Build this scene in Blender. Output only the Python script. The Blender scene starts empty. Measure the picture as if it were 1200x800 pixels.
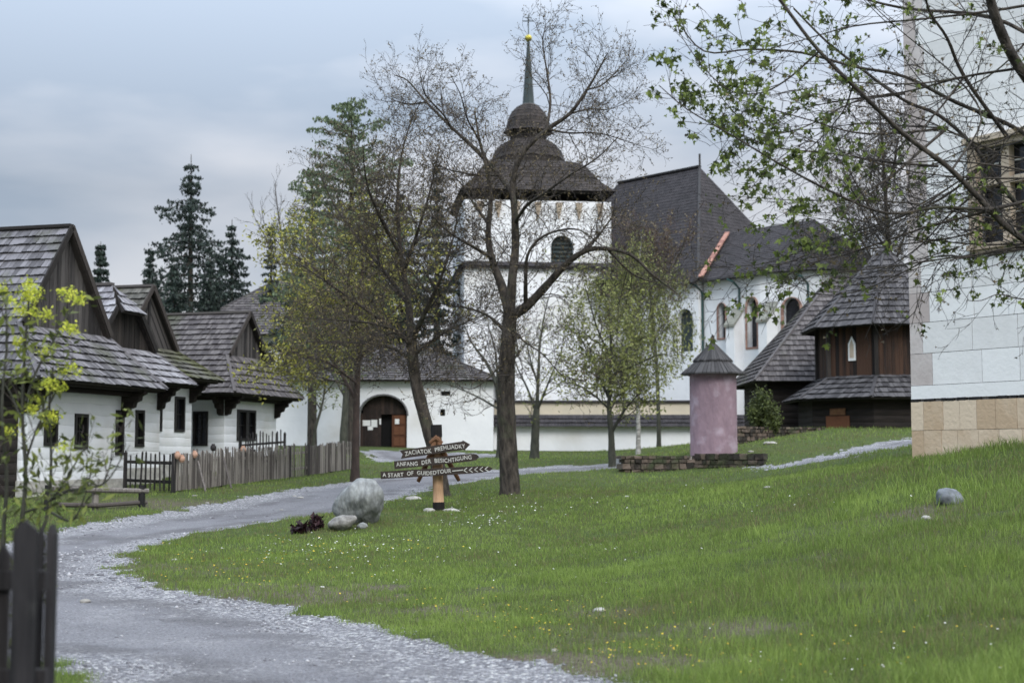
import bpy, math, random
import numpy as np
from mathutils import Vector, Matrix
from mathutils.geometry import tessellate_polygon
R = math.radians
random.seed(7)
rng = np.random.default_rng(7)

# ------------------------------------------------------------------ camera
F = 1667.0; PITCH = R(4.63); CAMZ = 1.6
SC = bpy.context.scene
cam_d = bpy.data.cameras.new('camera'); cam = bpy.data.objects.new('camera', cam_d)
SC.collection.objects.link(cam); SC.camera = cam
cam.location = (0, 0, CAMZ); cam.rotation_euler = (R(90) + PITCH, 0, 0)
cam_d.sensor_width = 36; cam_d.lens = 36 * F / 1200; cam_d.clip_start = .1; cam_d.clip_end = 4000
cam_d.dof.use_dof = True; cam_d.dof.focus_distance = 20; cam_d.dof.aperture_fstop = 1.9
# ------------------------------------------------------------------ world + sun
SUN_EL, SUN_AZ = R(42), R(168)      # azimuth clockwise from +Y: behind the camera, slightly right
W = bpy.data.worlds.new('World'); SC.world = W; W.use_nodes = True
nt = W.node_tree; nt.nodes.clear(); N = nt.nodes.new; Lk = nt.links.new
out = N('ShaderNodeOutputWorld'); bg1 = N('ShaderNodeBackground'); bg2 = N('ShaderNodeBackground'); mixs = N('ShaderNodeMixShader')
sky = N('ShaderNodeTexSky'); sky.sky_type = 'NISHITA'; sky.sun_disc = False
sky.sun_elevation = SUN_EL; sky.sun_rotation = SUN_AZ
Lk(sky.outputs[0], bg1.inputs[0]); bg1.inputs[1].default_value = 0.05
tc = N('ShaderNodeTexCoord'); sep = N('ShaderNodeSeparateXYZ'); Lk(tc.outputs['Generated'], sep.inputs[0])
mp = N('ShaderNodeMapping'); mp.inputs['Scale'].default_value = (1.0, 1.0, 3.2); mp.inputs['Location'].default_value = (.37, .2, .1); Lk(tc.outputs['Generated'], mp.inputs[0])
nz = N('ShaderNodeTexNoise'); nz.inputs['Scale'].default_value = 3.3; nz.inputs['Detail'].default_value = 5; nz.inputs['Roughness'].default_value = .45; Lk(mp.outputs[0], nz.inputs[0])
cr = N('ShaderNodeValToRGB'); cr.color_ramp.elements[0].position = .33; cr.color_ramp.elements[1].position = .64
cr.color_ramp.elements[0].color = (.285, .338, .415, 1); cr.color_ramp.elements[1].color = (.60, .605, .635, 1)
gx_ = N('ShaderNodeMath'); gx_.operation = 'MULTIPLY_ADD'; gx_.inputs[1].default_value = .28; Lk(sep.outputs[0], gx_.inputs[0]); Lk(nz.outputs[0], gx_.inputs[2])
gz_ = N('ShaderNodeMath'); gz_.operation = 'MULTIPLY_ADD'; gz_.inputs[1].default_value = -.8; gz_.inputs[2].default_value = .15; Lk(sep.outputs[2], gz_.inputs[0])
gs_ = N('ShaderNodeMath'); gs_.operation = 'ADD'; Lk(gx_.outputs[0], gs_.inputs[0])
gm_ = N('ShaderNodeMath'); gm_.operation = 'MAXIMUM'; gm_.inputs[1].default_value = -.11; Lk(gz_.outputs[0], gm_.inputs[0]); Lk(gm_.outputs[0], gs_.inputs[1])
Lk(gs_.outputs[0], cr.inputs[0])
# overcast sky: zenith about three times as bright as the horizon (CIE overcast)
mr = N('ShaderNodeMapRange'); mr.inputs['From Min'].default_value = .18; mr.inputs['From Max'].default_value = 1.0
mr.inputs['To Min'].default_value = 1.0; mr.inputs['To Max'].default_value = 5.7; Lk(sep.outputs[2], mr.inputs[0])
Lk(cr.outputs[0], bg2.inputs[0]); Lk(mr.outputs[0], bg2.inputs[1])
mixs.inputs[0].default_value = .9; Lk(bg1.outputs[0], mixs.inputs[1]); Lk(bg2.outputs[0], mixs.inputs[2]); Lk(mixs.outputs[0], out.inputs[0])
sd = bpy.data.lights.new('sun', 'SUN'); sd.energy = 1.5; sd.angle = R(25); sd.color = (1, .96, .9)
sun = bpy.data.objects.new('sun', sd); SC.collection.objects.link(sun)
sdir = Vector((math.sin(SUN_AZ) * math.cos(SUN_EL), math.cos(SUN_AZ) * math.cos(SUN_EL), math.sin(SUN_EL)))
sun.rotation_euler = (-sdir).to_track_quat('-Z', 'Y').to_euler()
vs = SC.view_settings; vs.view_transform = 'Standard'; vs.look = 'None'; vs.exposure = 0.43; vs.gamma = 1; vs.use_curve_mapping = False
SC.render.engine = 'CYCLES'; SC.cycles.max_bounces = 5; SC.cycles.transparent_max_bounces = 6
SC.cycles.diffuse_bounces = 3; SC.cycles.use_denoising = True

# ------------------------------------------------------------------ helpers
ct, st = math.cos(PITCH), math.sin(PITCH)
def at(px, py, Y):
    """point of the place seen at photo pixel (1200x800) when it is Y metres ahead"""
    x, v = px - 600, 400 - py
    d = (x, F * ct - v * st, F * st + v * ct)
    k = Y / d[1]
    return Vector((x * k, Y, CAMZ + d[2] * k))

# terrain: heights surveyed at these places, thin plate spline between them
G = [(145,670,19.7),(60,700,16),(300,690,17),(60,640,25),(190,635,26),(450,720,14.3),(300,600,33),(60,600,32),(450,600,28.5),(510,600,30),
     (598,578,33),(520,582,34),(148,575,38),(42,583,34.5),(212,577,37),(340,557,50),(417,551,52),(440,565,43),(600,555,46),(700,548,50),
     (450,524,79),(578,528,80),(627,537,58),(716,546,52),(748,535,60),(800,527,82),(732,556,45),(815,553,45.6),(836,531,48.5),(880,546,45.5),
     (925,545,42),(1065,515,48),(1000,535,40),(900,560,38),(1067,537,28),(1200,531,24),(1000,560,26),(1112,590,20),(800,620,24),(900,600,24),
     (700,600,28),(1000,650,16),(1200,650,14.5),(800,700,14),(600,700,15.5),(1000,750,11),(960,502,58),(1066,502,58),(880,507,60),(640,620,26),(800,575,33),(60,800,10),(400,800,10),(700,802,10),(950,801,9.8),(1200,800,9)]
CP = [tuple(at(*g)) for g in G]
CP += [(0,0,0),(-3,6,0),(3,6,.03),(-6,3,0),(6,3,.2),(-10,12,-.02),(-22,40,.9),(-25,60,1.6),(-30,90,2.5),(32,26,2.3),(20,10,1.0),(-20,18,.2),(42,60,4),(0,92,2.4),(30,92,3.2),(-60,130,3),(0,130,3),(60,130,4)]
CP = np.array(CP)
def _tps(d): return np.where(d > 1e-9, d * d * np.log(d + 1e-12), 0)
_n = len(CP); _A = np.zeros((_n + 3, _n + 3))
_D = np.hypot(CP[:, None, 0] - CP[None, :, 0], CP[:, None, 1] - CP[None, :, 1])
_A[:_n, :_n] = _tps(_D) + np.eye(_n) * .4
_A[:_n, _n] = 1; _A[:_n, _n+1:] = CP[:, :2]; _A[_n, :_n] = 1; _A[_n+1:, :_n] = CP[:, :2].T
_w = np.linalg.solve(_A, np.concatenate([CP[:, 2], np.zeros(3)]))
def hgt(X, Y):
    X = np.asarray(X, float); Y = np.asarray(Y, float); sh = X.shape; x = X.ravel(); y = Y.ravel(); o = np.empty(x.size)
    for i in range(0, x.size, 20000):
        xs = np.clip(x[i:i+20000], -70, 70); ys = np.clip(y[i:i+20000], -5, 130)
        o[i:i+20000] = _tps(np.hypot(xs[:, None] - CP[:, 0], ys[:, None] - CP[:, 1])) @ _w[:_n] + _w[_n] + xs * _w[_n+1] + ys * _w[_n+2]
    return o.reshape(sh)
def hz(x, y): return float(hgt(np.array([x]), np.array([y]))[0])
def gpt(px, py):
    """where the sight line of a photo pixel meets the ground"""
    Y = 6 * np.exp(np.linspace(0, math.log(130 / 6), 700)); d = at(px, py, 1.0) - Vector((0, 0, CAMZ))
    z = CAMZ + d.z * Y; g = hgt(d.x * Y, Y); k = np.nonzero(z <= g)[0]
    Yh = Y[k[0]] if len(k) else 90.
    return (d.x * Yh, Yh)
def ground_at(px, Y):
    x = (px - 600) / F * Y * 1.0; return Vector((x, Y, hz(x, Y)))

def vnoise(x, y, s, seed=0):
    x = np.asarray(x) / s + 100.3 + seed * 17.1; y = np.asarray(y) / s + 71.7 + seed * 5.3
    xi = np.floor(x).astype(np.int64); yi = np.floor(y).astype(np.int64); fx = x - xi; fy = y - yi
    fx = fx * fx * (3 - 2 * fx); fy = fy * fy * (3 - 2 * fy)
    def h(a, b):
        v = (a * 374761393 + b * 668265263 + seed * 1442695) & 0xffffffff
        v = ((v ^ (v >> 13)) * 1274126177) & 0xffffffff
        return ((v ^ (v >> 16)) & 0xffff) / 65535.
    return (h(xi, yi) * (1 - fx) + h(xi + 1, yi) * fx) * (1 - fy) + (h(xi, yi + 1) * (1 - fx) + h(xi + 1, yi + 1) * fx) * fy
def fbm(x, y, s, seed=0): return (vnoise(x, y, s, seed) * .5 + vnoise(x, y, s * .47, seed + 1) * .3 + vnoise(x, y, s * .21, seed + 2) * .2)

# ------------------------------------------------------------------ materials
MATS = {}
def mat(name, c1, c2=None, rough=.85, scale=4., bump=0., bscale=None, attr=0., stretch=None, trans=0., spec=.3, detail=6, wave=None, c3=None, metal=0, c3scale=.7, c3lo=.5, c3hi=.7, obj=False):
    """two-tone procedural surface; attr = how much the per-piece random value 'rnd' shifts the tone"""
    m = bpy.data.materials.new(name); m.use_nodes = True; t = m.node_tree; t.nodes.clear(); n = t.nodes.new; l = t.links.new
    o = n('ShaderNodeOutputMaterial'); p = n('ShaderNodeBsdfPrincipled'); l(p.outputs[0], o.inputs[0])
    p.inputs['Roughness'].default_value = rough; p.inputs['Specular IOR Level'].default_value = spec; p.inputs['Metallic'].default_value = metal
    tcn = n('ShaderNodeTexCoord'); mpn = n('ShaderNodeMapping'); l(tcn.outputs['Object'], mpn.inputs[0])
    if stretch: mpn.inputs['Scale'].default_value = stretch
    nn = n('ShaderNodeTexNoise'); nn.inputs['Scale'].default_value = scale; nn.inputs['Detail'].default_value = detail; nn.inputs['Roughness'].default_value = .6; l(mpn.outputs[0], nn.inputs[0])
    c2 = c2 or tuple(v * .7 for v in c1)
    rp = n('ShaderNodeValToRGB'); rp.color_ramp.elements[0].position = .3; rp.color_ramp.elements[1].position = .7
    rp.color_ramp.elements[0].color = (*c2, 1); rp.color_ramp.elements[1].color = (*c1, 1)
    fac = nn.outputs[0]
    if attr:
        a = n('ShaderNodeAttribute'); a.attribute_name = 'rnd'
        ma = n('ShaderNodeMath'); ma.operation = 'MULTIPLY_ADD'; ma.inputs[1].default_value = attr; ma.inputs[2].default_value = -attr / 2; l(a.outputs['Fac'], ma.inputs[0])
        mb = n('ShaderNodeMath'); mb.operation = 'ADD'; l(nn.outputs[0], mb.inputs[0]); l(ma.outputs[0], mb.inputs[1]); fac = mb.outputs[0]
    l(fac, rp.inputs[0]); col = rp.outputs[0]
    if c3:
        n3 = n('ShaderNodeTexNoise'); n3.inputs['Scale'].default_value = c3scale; n3.inputs['Detail'].default_value = 5; l(tcn.outputs['Object'], n3.inputs[0])
        r3 = n('ShaderNodeMapRange'); r3.inputs['From Min'].default_value = c3lo; r3.inputs['From Max'].default_value = c3hi; l(n3.outputs[0], r3.inputs[0])
        mx = n('ShaderNodeMixRGB'); l(r3.outputs[0], mx.inputs[0]); l(col, mx.inputs[1]); mx.inputs[2].default_value = (*c3, 1); col = mx.outputs[0]
    l(col, p.inputs['Base Color'])
    if bump or wave:
        b = n('ShaderNodeBump'); b.inputs['Strength'].default_value = 1; b.inputs['Distance'].default_value = bump or .01
        nb = n('ShaderNodeTexNoise'); nb.inputs['Scale'].default_value = bscale or scale; nb.inputs['Detail'].default_value = 6; l(mpn.outputs[0], nb.inputs[0]); l(nb.outputs[0], b.inputs['Height']); last = b
        if wave:      # horizontal joints between logs / boards: (period, depth)
            sp = n('ShaderNodeSeparateXYZ'); l(tcn.outputs['Object'], sp.inputs[0])
            nw = n('ShaderNodeTexNoise'); nw.inputs['Scale'].default_value = .8; l(tcn.outputs['Object'], nw.inputs[0])
            m0 = n('ShaderNodeMath'); m0.operation = 'MULTIPLY_ADD'; m0.inputs[1].default_value = .1; l(nw.outputs[0], m0.inputs[0]); l(sp.outputs[2], m0.inputs[2])
            m1 = n('ShaderNodeMath'); m1.operation = 'DIVIDE'; m1.inputs[1].default_value = wave[0]; l(m0.outputs[0], m1.inputs[0])
            m2 = n('ShaderNodeMath'); m2.operation = 'PINGPONG'; m2.inputs[1].default_value = .5; l(m1.outputs[0], m2.inputs[0])
            m3 = n('ShaderNodeMath'); m3.operation = 'POWER'; m3.inputs[1].default_value = .35; l(m2.outputs[0], m3.inputs[0])
            b2 = n('ShaderNodeBump'); b2.inputs['Strength'].default_value = 1; b2.inputs['Distance'].default_value = wave[1]; l(m3.outputs[0], b2.inputs['Height']); l(b.outputs[0], b2.inputs['Normal']); last = b2
        l(last.outputs[0], p.inputs['Normal'])
    if trans:
        tr = n('ShaderNodeBsdfTranslucent'); l(col, tr.inputs[0]); ms = n('ShaderNodeMixShader'); ms.inputs[0].default_value = trans
        l(p.outputs[0], ms.inputs[1]); l(tr.outputs[0], ms.inputs[2]); l(ms.outputs[0], o.inputs[0])
    MATS[name] = m; return m
M = {}
M['shingle'] = mat('grey_shingles', (.19,.185,.20), (.085,.083,.09), scale=2.5, attr=.6, bump=.004, bscale=40, c3=(.07,.075,.05), c3scale=.9, c3lo=.56, c3hi=.75)
M['shingle_mid'] = mat('bell_tower_shingles', (.095,.091,.094), (.043,.041,.044), scale=2.5, attr=.6, bump=.004, bscale=40)
M['shrine_shingle'] = mat('shrine_shingles', (.062,.060,.061), (.034,.033,.034), scale=3, attr=.8, bump=.004, bscale=40)
M['shingle_brown'] = mat('brown_shingles', (.125,.115,.115), (.062,.056,.058), scale=2.5, attr=.6, bump=.004, bscale=40, c3=(.06,.065,.04), c3scale=.6, c3lo=.55, c3hi=.75)
M['shingle_light'] = mat('light_shingles', (.30,.30,.32), (.16,.155,.17), scale=2.5, attr=.6, bump=.004, bscale=40)
M['shingle_moss'] = mat('mossy_shingles', (.14,.135,.12), (.065,.064,.056), scale=2.5, attr=.6, bump=.004, bscale=40, c3=(.075,.08,.035), c3scale=.8, c3lo=.48, c3hi=.65)
M['shingle_dark'] = mat('dark_church_shingles', (.042,.038,.041), (.024,.022,.024), scale=1.2, attr=.35, bump=.004, bscale=20)
M['shingle_tower'] = mat('brown_tower_shingles', (.048,.040,.036), (.027,.023,.022), scale=1.5, attr=.7, bump=.004, bscale=20)
M['dark_wood'] = mat('dark_weathered_wood', (.045,.038,.034), (.016,.014,.013), scale=3, attr=.5, stretch=(4,4,.5), bump=.006, bscale=12)
M['gable_wood'] = mat('grey_gable_boards', (.085,.078,.074), (.022,.020,.020), scale=3, attr=.9, stretch=(6,6,.4), bump=.006, bscale=12)
M['brown_boards'] = mat('brown_tower_boards', (.062,.033,.021), (.015,.011,.010), scale=2.2, attr=1.0, stretch=(6,6,.5), bump=.006, bscale=12)
M['log_dark'] = mat('dark_logs', (.03,.023,.02), (.012,.01,.009), scale=3, stretch=(.5,.5,4), bump=.01, wave=(.27,.05))
M['white_log'] = mat('whitewashed_logs', (.80,.82,.84), (.70,.73,.76), scale=1.4, bump=.012, bscale=5, wave=(.29,.028), c3=(.60,.60,.58), c3scale=.8, c3lo=.55, c3hi=.85)
M['plaster'] = mat('white_plaster', (.80,.81,.82), (.70,.71,.73), scale=.5, bump=.02, bscale=3, c3=(.6,.59,.56), c3scale=.35, c3lo=.52, c3hi=.8)
M['beige'] = mat('beige_plaster', (.62,.55,.42), (.52,.47,.37), scale=.8, bump=.01, bscale=4)
M['rubble'] = mat('lime_rubble', (.55,.54,.50), (.28,.27,.25), scale=4, bump=.05, bscale=7)
M['pane'] = mat('dark_glass', (.02,.022,.028), (.008,.008,.01), rough=.12, spec=.5, scale=2)
M['frame'] = mat('black_window_frame', (.02,.018,.018), (.012,.011,.011), rough=.5)
M['curtain'] = mat('patterned_curtain', (.22,.15,.12), (.03,.02,.02), scale=9)
M['sandstone'] = mat('sandstone', (.48,.40,.31), (.36,.29,.22), scale=3, attr=.5, bump=.01, bscale=14)
M['capstone'] = mat('mossy_capstone', (.30,.30,.26), (.17,.17,.14), scale=3, bump=.01)
M['pinkstone'] = mat('pink_sandstone', (.42,.26,.20), (.26,.15,.12), scale=5, attr=.7, bump=.01, bscale=14)
M['plinthstone'] = mat('plinth_blocks', (.64,.52,.39), (.50,.37,.25), scale=1.6, attr=1.0, bump=.012, bscale=14, c3=(.52,.44,.38), c3scale=1.2, c3lo=.6, c3hi=.7)
M['ashlar'] = mat('white_ashlar', (.80,.795,.79), (.70,.69,.68), scale=1.2, attr=.5, bump=.006, bscale=12, c3=(.62,.60,.57), c3scale=.9, c3lo=.6, c3hi=.85)
M['quoin'] = mat('pinkish_corner_blocks', (.58,.53,.51), (.44,.38,.36), scale=2, attr=.7, bump=.008, bscale=14)
M['joint'] = mat('dark_joint', (.16,.16,.165), (.09,.09,.095))
M['pink'] = mat('pink_limewash', (.26,.185,.215), (.195,.138,.165), scale=3, bump=.05, bscale=7, stretch=(1,1,.45), c3=(.40,.34,.39), c3scale=2.2, c3lo=.52, c3hi=.8)
M['copper'] = mat('green_pipe', (.035,.085,.08), (.02,.05,.05), rough=.5)
M['spire'] = mat('green_grey_spire_metal', (.045,.062,.062), (.026,.036,.038), rough=.55, scale=2)
M['gold'] = mat('gilded_ball', (.55,.48,.08), (.4,.33,.05), rough=.35, metal=.6)
M['red_tile'] = mat('red_edge_tiles', (.40,.22,.17), (.24,.12,.10), scale=6, attr=.9)
M['door_brown'] = mat('brown_door', (.13,.055,.028), (.075,.03,.016), scale=4, stretch=(1,1,5), attr=.5)
M['door_dark'] = mat('dark_door_boards', (.045,.03,.024), (.022,.016,.014), scale=4, attr=.6)
M['black'] = mat('dark_interior', (.006,.006,.007), (.004,.004,.004))
M['paper'] = mat('paper', (.78,.78,.76), (.7,.7,.68))
M['post_wood'] = mat('peeled_post_wood', (.46,.30,.18), (.26,.15,.085), scale=3, stretch=(5,5,.7), bump=.01, bscale=10)
M['char'] = mat('charred_wood', (.018,.016,.016), (.010,.009,.009), scale=8, bump=.01, spec=.2)
M['board'] = mat('dark_stained_board', (.048,.036,.030), (.022,.017,.015), scale=4, stretch=(.6,4,4), bump=.006, bscale=18)
M['brace'] = mat('brown_branch_wood', (.20,.10,.05), (.10,.05,.027), scale=5, bump=.01)
M['white_paint'] = mat('white_lettering', (.58,.57,.53), (.34,.33,.31), scale=14)
M['boulder'] = mat('grey_boulder', (.33,.345,.34), (.11,.115,.115), scale=3.2, bump=.05, bscale=5, stretch=(2.6,1,1), c3=(.05,.055,.05), c3scale=2.4, c3lo=.49, c3hi=.72, detail=10)
M['rock_blue'] = mat('blue_grey_rock', (.23,.25,.27), (.08,.09,.10), scale=5, bump=.02, bscale=12, detail=10)
M['speckled'] = mat('speckled_rock', (.32,.31,.29), (.08,.075,.07), scale=7, bump=.03, bscale=9, detail=10)
M['rock_white'] = mat('pale_limestone', (.42,.41,.38), (.22,.21,.19), scale=8, attr=.5, bump=.01, bscale=20)
M['gravel'] = mat('gravel_stones', (.37,.37,.385), (.16,.16,.175), scale=3, attr=1.2)
M['wallstone'] = mat('drystone_blocks', (.13,.10,.08), (.03,.026,.022), scale=5, attr=.9, bump=.02, bscale=14, c3=(.05,.06,.03), c3scale=2, c3lo=.5, c3hi=.7)
M['fence'] = mat('grey_fence_wood', (.24,.22,.20), (.08,.07,.065), scale=4, attr=1.0, stretch=(6,6,.6), bump=.004, bscale=20)
M['fence_dark'] = mat('dark_fence_wood', (.036,.033,.034), (.009,.009,.010), scale=3, attr=.4, stretch=(9,9,.6), bump=.008, bscale=14, c3=(.075,.075,.07), c3scale=3.2, c3lo=.60, c3hi=.85)
M['pot'] = mat('peach_clay', (.52,.33,.25), (.40,.24,.17), scale=8)
M['bark'] = mat('rough_bark', (.088,.074,.060), (.012,.010,.009), scale=11, stretch=(1,1,.3), bump=.09, bscale=12, detail=10, c3=(.06,.065,.04), c3scale=3, c3lo=.55, c3hi=.75)
M['bark_green'] = mat('mossy_bark', (.070,.072,.055), (.025,.026,.02), scale=7, stretch=(1,1,.4), bump=.02)
M['bark_red'] = mat('pine_bark', (.075,.053,.045), (.03,.023,.02), scale=7, stretch=(1,1,.4), bump=.02)
M['bark_birch'] = mat('birch_bark', (.50,.49,.46), (.06,.055,.05), scale=6, stretch=(.6,.6,2.2))
M['twig'] = mat('brown_twigs', (.078,.066,.058), (.038,.033,.029), scale=3, attr=.6)
M['twig_dark'] = mat('dark_twigs', (.05,.045,.04), (.022,.02,.02), scale=3, attr=.6)
M['twig_red'] = mat('reddish_twigs', (.10,.062,.055), (.05,.033,.03), scale=3, attr=.6)
def leafm(k, c1, c2, tr=.3): M[k] = mat(k, c1, c2, scale=.9, attr=1.1, trans=tr, rough=.6)
leafm('maple_leaves', (.17,.22,.05), (.05,.07,.02)); leafm('buds', (.16,.125,.065), (.07,.056,.033), .15)
leafm('yellow_buds', (.36,.35,.07), (.15,.15,.045)); leafm('birch_leaves', (.28,.30,.10), (.12,.14,.045))
leafm('green_leaves', (.18,.22,.07), (.08,.10,.035)); leafm('olive_leaves', (.105,.10,.038), (.045,.043,.02))
leafm('spruce_needles', (.040,.060,.048), (.014,.022,.020), .1); leafm('larch_needles', (.17,.22,.12), (.07,.10,.055), .3)
leafm('bush_leaves', (.12,.15,.045), (.045,.058,.022)); leafm('sapling_leaves', (.20,.235,.055), (.06,.075,.025)); leafm('yellow_flowers', (.62,.64,.08), (.36,.42,.05), .3)
leafm('blood_leaves', (.035,.012,.016), (.012,.006,.008), .1); leafm('petal_yellow', (.55,.42,.03), (.45,.3,.02), .2); leafm('petal_white', (.75,.75,.70), (.6,.6,.55), .2)

# ------------------------------------------------------------------ mesh building
C = SC.collection
def fast_mesh(name, V, faces, rnd=None, smooth=False):
    """V (n,3) array, faces = list of (k,n) int arrays"""
    me = bpy.data.meshes.new(name); V = np.ascontiguousarray(V, np.float32)
    me.vertices.add(len(V)); me.vertices.foreach_set('co', V.ravel())
    loops = np.concatenate([f.ravel() for f in faces]).astype(np.int32)
    tot = np.concatenate([np.full(len(f), f.shape[1]) for f in faces]).astype(np.int32)
    start = np.concatenate([[0], np.cumsum(tot)[:-1]]).astype(np.int32)
    me.loops.add(len(loops)); me.loops.foreach_set('vertex_index', loops)
    me.polygons.add(len(tot)); me.polygons.foreach_set('loop_start', start); me.polygons.foreach_set('loop_total', tot)
    me.update(calc_edges=True)
    if rnd is not None:
        a = me.attributes.new('rnd', 'FLOAT', 'FACE'); a.data.foreach_set('value', np.asarray(rnd, np.float32))
    if smooth: me.polygons.foreach_set('use_smooth', np.ones(len(tot), bool))
    return me
class MB:
    def __init__(s): s.v = []; s.f = []; s.r = []; s.rr = None
    def piece(s, r=None): s.rr = random.random() if r is None else r; return s
    def face(s, pts):
        b = len(s.v); s.v += [tuple(p) for p in pts]; s.f.append(tuple(range(b, b + len(pts)))); s.r.append(s.rr if s.rr is not None else random.random())
    def add(s, V, Fs):
        b = len(s.v); s.v += [tuple(p) for p in V]; rr = s.rr if s.rr is not None else random.random()
        for f in Fs: s.f.append(tuple(i + b for i in f)); s.r.append(rr)
    def hexa(s, P): s.add(P, [(0,3,2,1),(4,5,6,7),(0,1,5,4),(1,2,6,5),(2,3,7,6),(3,0,4,7)])
    def box(s, x0, x1, y0, y1, z0, z1):
        s.hexa([(x0,y0,z0),(x1,y0,z0),(x1,y1,z0),(x0,y1,z0),(x0,y0,z1),(x1,y0,z1),(x1,y1,z1),(x0,y1,z1)])
    def obox(s, O, X, Y, Z):
        O = Vector(O); X = Vector(X); Y = Vector(Y); Z = Vector(Z); s.hexa([O, O+X, O+X+Y, O+Y, O+Z, O+X+Z, O+X+Y+Z, O+Y+Z])
    def bar(s, A, B, w, h=None):
        A = Vector(A); B = Vector(B); d = (B - A).normalized(); h = h or w
        u = d.cross(Vector((0,0,1))); u = u.normalized() if u.length > .01 else Vector((1,0,0)); n = u.cross(d)
        s.obox(A - u*w/2 - n*h/2, u*w, B - A, n*h)
    def tube(s, pts, rads, n=8, cap=True):
        pts = [Vector(p) for p in pts]; b = len(s.v); ref = Vector((.13,.97,.2)); 
        for i, p in enumerate(pts):
            t = (pts[min(i+1, len(pts)-1)] - pts[max(i-1, 0)]).normalized()
            if abs(t.dot(ref)) > .9: ref = Vector((1,.1,.1))
            u = t.cross(ref).normalized(); w = t.cross(u)
            for k in range(n):
                a = 2*math.pi*k/n; s.v.append(tuple(p + (u*math.cos(a) + w*math.sin(a))*rads[i]))
        rr = s.rr if s.rr is not None else random.random()
        for i in range(len(pts)-1):
            for k in range(n):
                s.f.append((b+i*n+k, b+i*n+(k+1)%n, b+(i+1)*n+(k+1)%n, b+(i+1)*n+k)); s.r.append(rr)
        if cap:
            s.f.append(tuple(b+k for k in range(n))); s.r.append(rr); s.f.append(tuple(b+(len(pts)-1)*n+k for k in reversed(range(n)))); s.r.append(rr)
    def lathe(s, prof, n=24, cx=0, cy=0, a0=0, sx=1, sy=1):
        b = len(s.v); rr = s.rr if s.rr is not None else random.random()
        for r, z in prof:
            for k in range(n):
                a = a0 + 2*math.pi*k/n; s.v.append((cx + r*math.cos(a)*sx, cy + r*math.sin(a)*sy, z))
        for i in range(len(prof)-1):
            for k in range(n): s.f.append((b+i*n+k, b+i*n+(k+1)%n, b+(i+1)*n+(k+1)%n, b+(i+1)*n+k)); s.r.append(rr)
        s.f.append(tuple(b+k for k in range(n))); s.r.append(rr); s.f.append(tuple(b+(len(prof)-1)*n+k for k in range(n))); s.r.append(rr)
def obj(name, mb, m, parent=None, local=False, smooth=False, kind=None):
    """link one mesh object; verts are world coordinates unless local"""
    if isinstance(mb, bpy.types.Mesh): me = mb
    else:
        me = bpy.data.meshes.new(name); V = mb.v
        if parent is not None and not local:
            mw = Matrix.Identity(4); q = parent
            while q is not None: mw = q.matrix_basis @ mw; q = q.parent
            inv = mw.inverted(); V = [tuple(inv @ Vector(p)) for p in V]
        me.from_pydata(V, [], mb.f); a = me.attributes.new('rnd', 'FLOAT', 'FACE'); a.data.foreach_set('value', mb.r)
        if smooth: me.polygons.foreach_set('use_smooth', [True]*len(me.polygons))
    me.materials.append(M[m] if isinstance(m, str) else m)
    o = bpy.data.objects.new(name, me); C.objects.link(o)
    if parent is not None:
        o.parent = parent
    if kind: o['kind'] = kind
    return o
def thing(name, label, cat, loc, rotz=0, group=None):
    o = bpy.data.objects.new(name, None); C.objects.link(o); o.location = loc; o.rotation_euler = (0, 0, rotz)
    o.matrix_basis = Matrix.Translation(Vector(loc)) @ Matrix.Rotation(rotz, 4, 'Z'); o.empty_display_size = .3
    o['label'] = label; o['category'] = cat
    if group: o['group'] = group
    return o
def tag(o, label, cat, group=None):
    o['label'] = label; o['category'] = cat
    if group: o['group'] = group
    return o
def solo(name, mb, m, label, cat, loc, group=None, smooth=False):
    """a thing that is one mesh with its origin at its base"""
    loc = Vector(loc); mb.v = [tuple(Vector(p) - loc) for p in mb.v]
    o = obj(name, mb, m, smooth=smooth); o.location = loc; return tag(o, label, cat, group)

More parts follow.
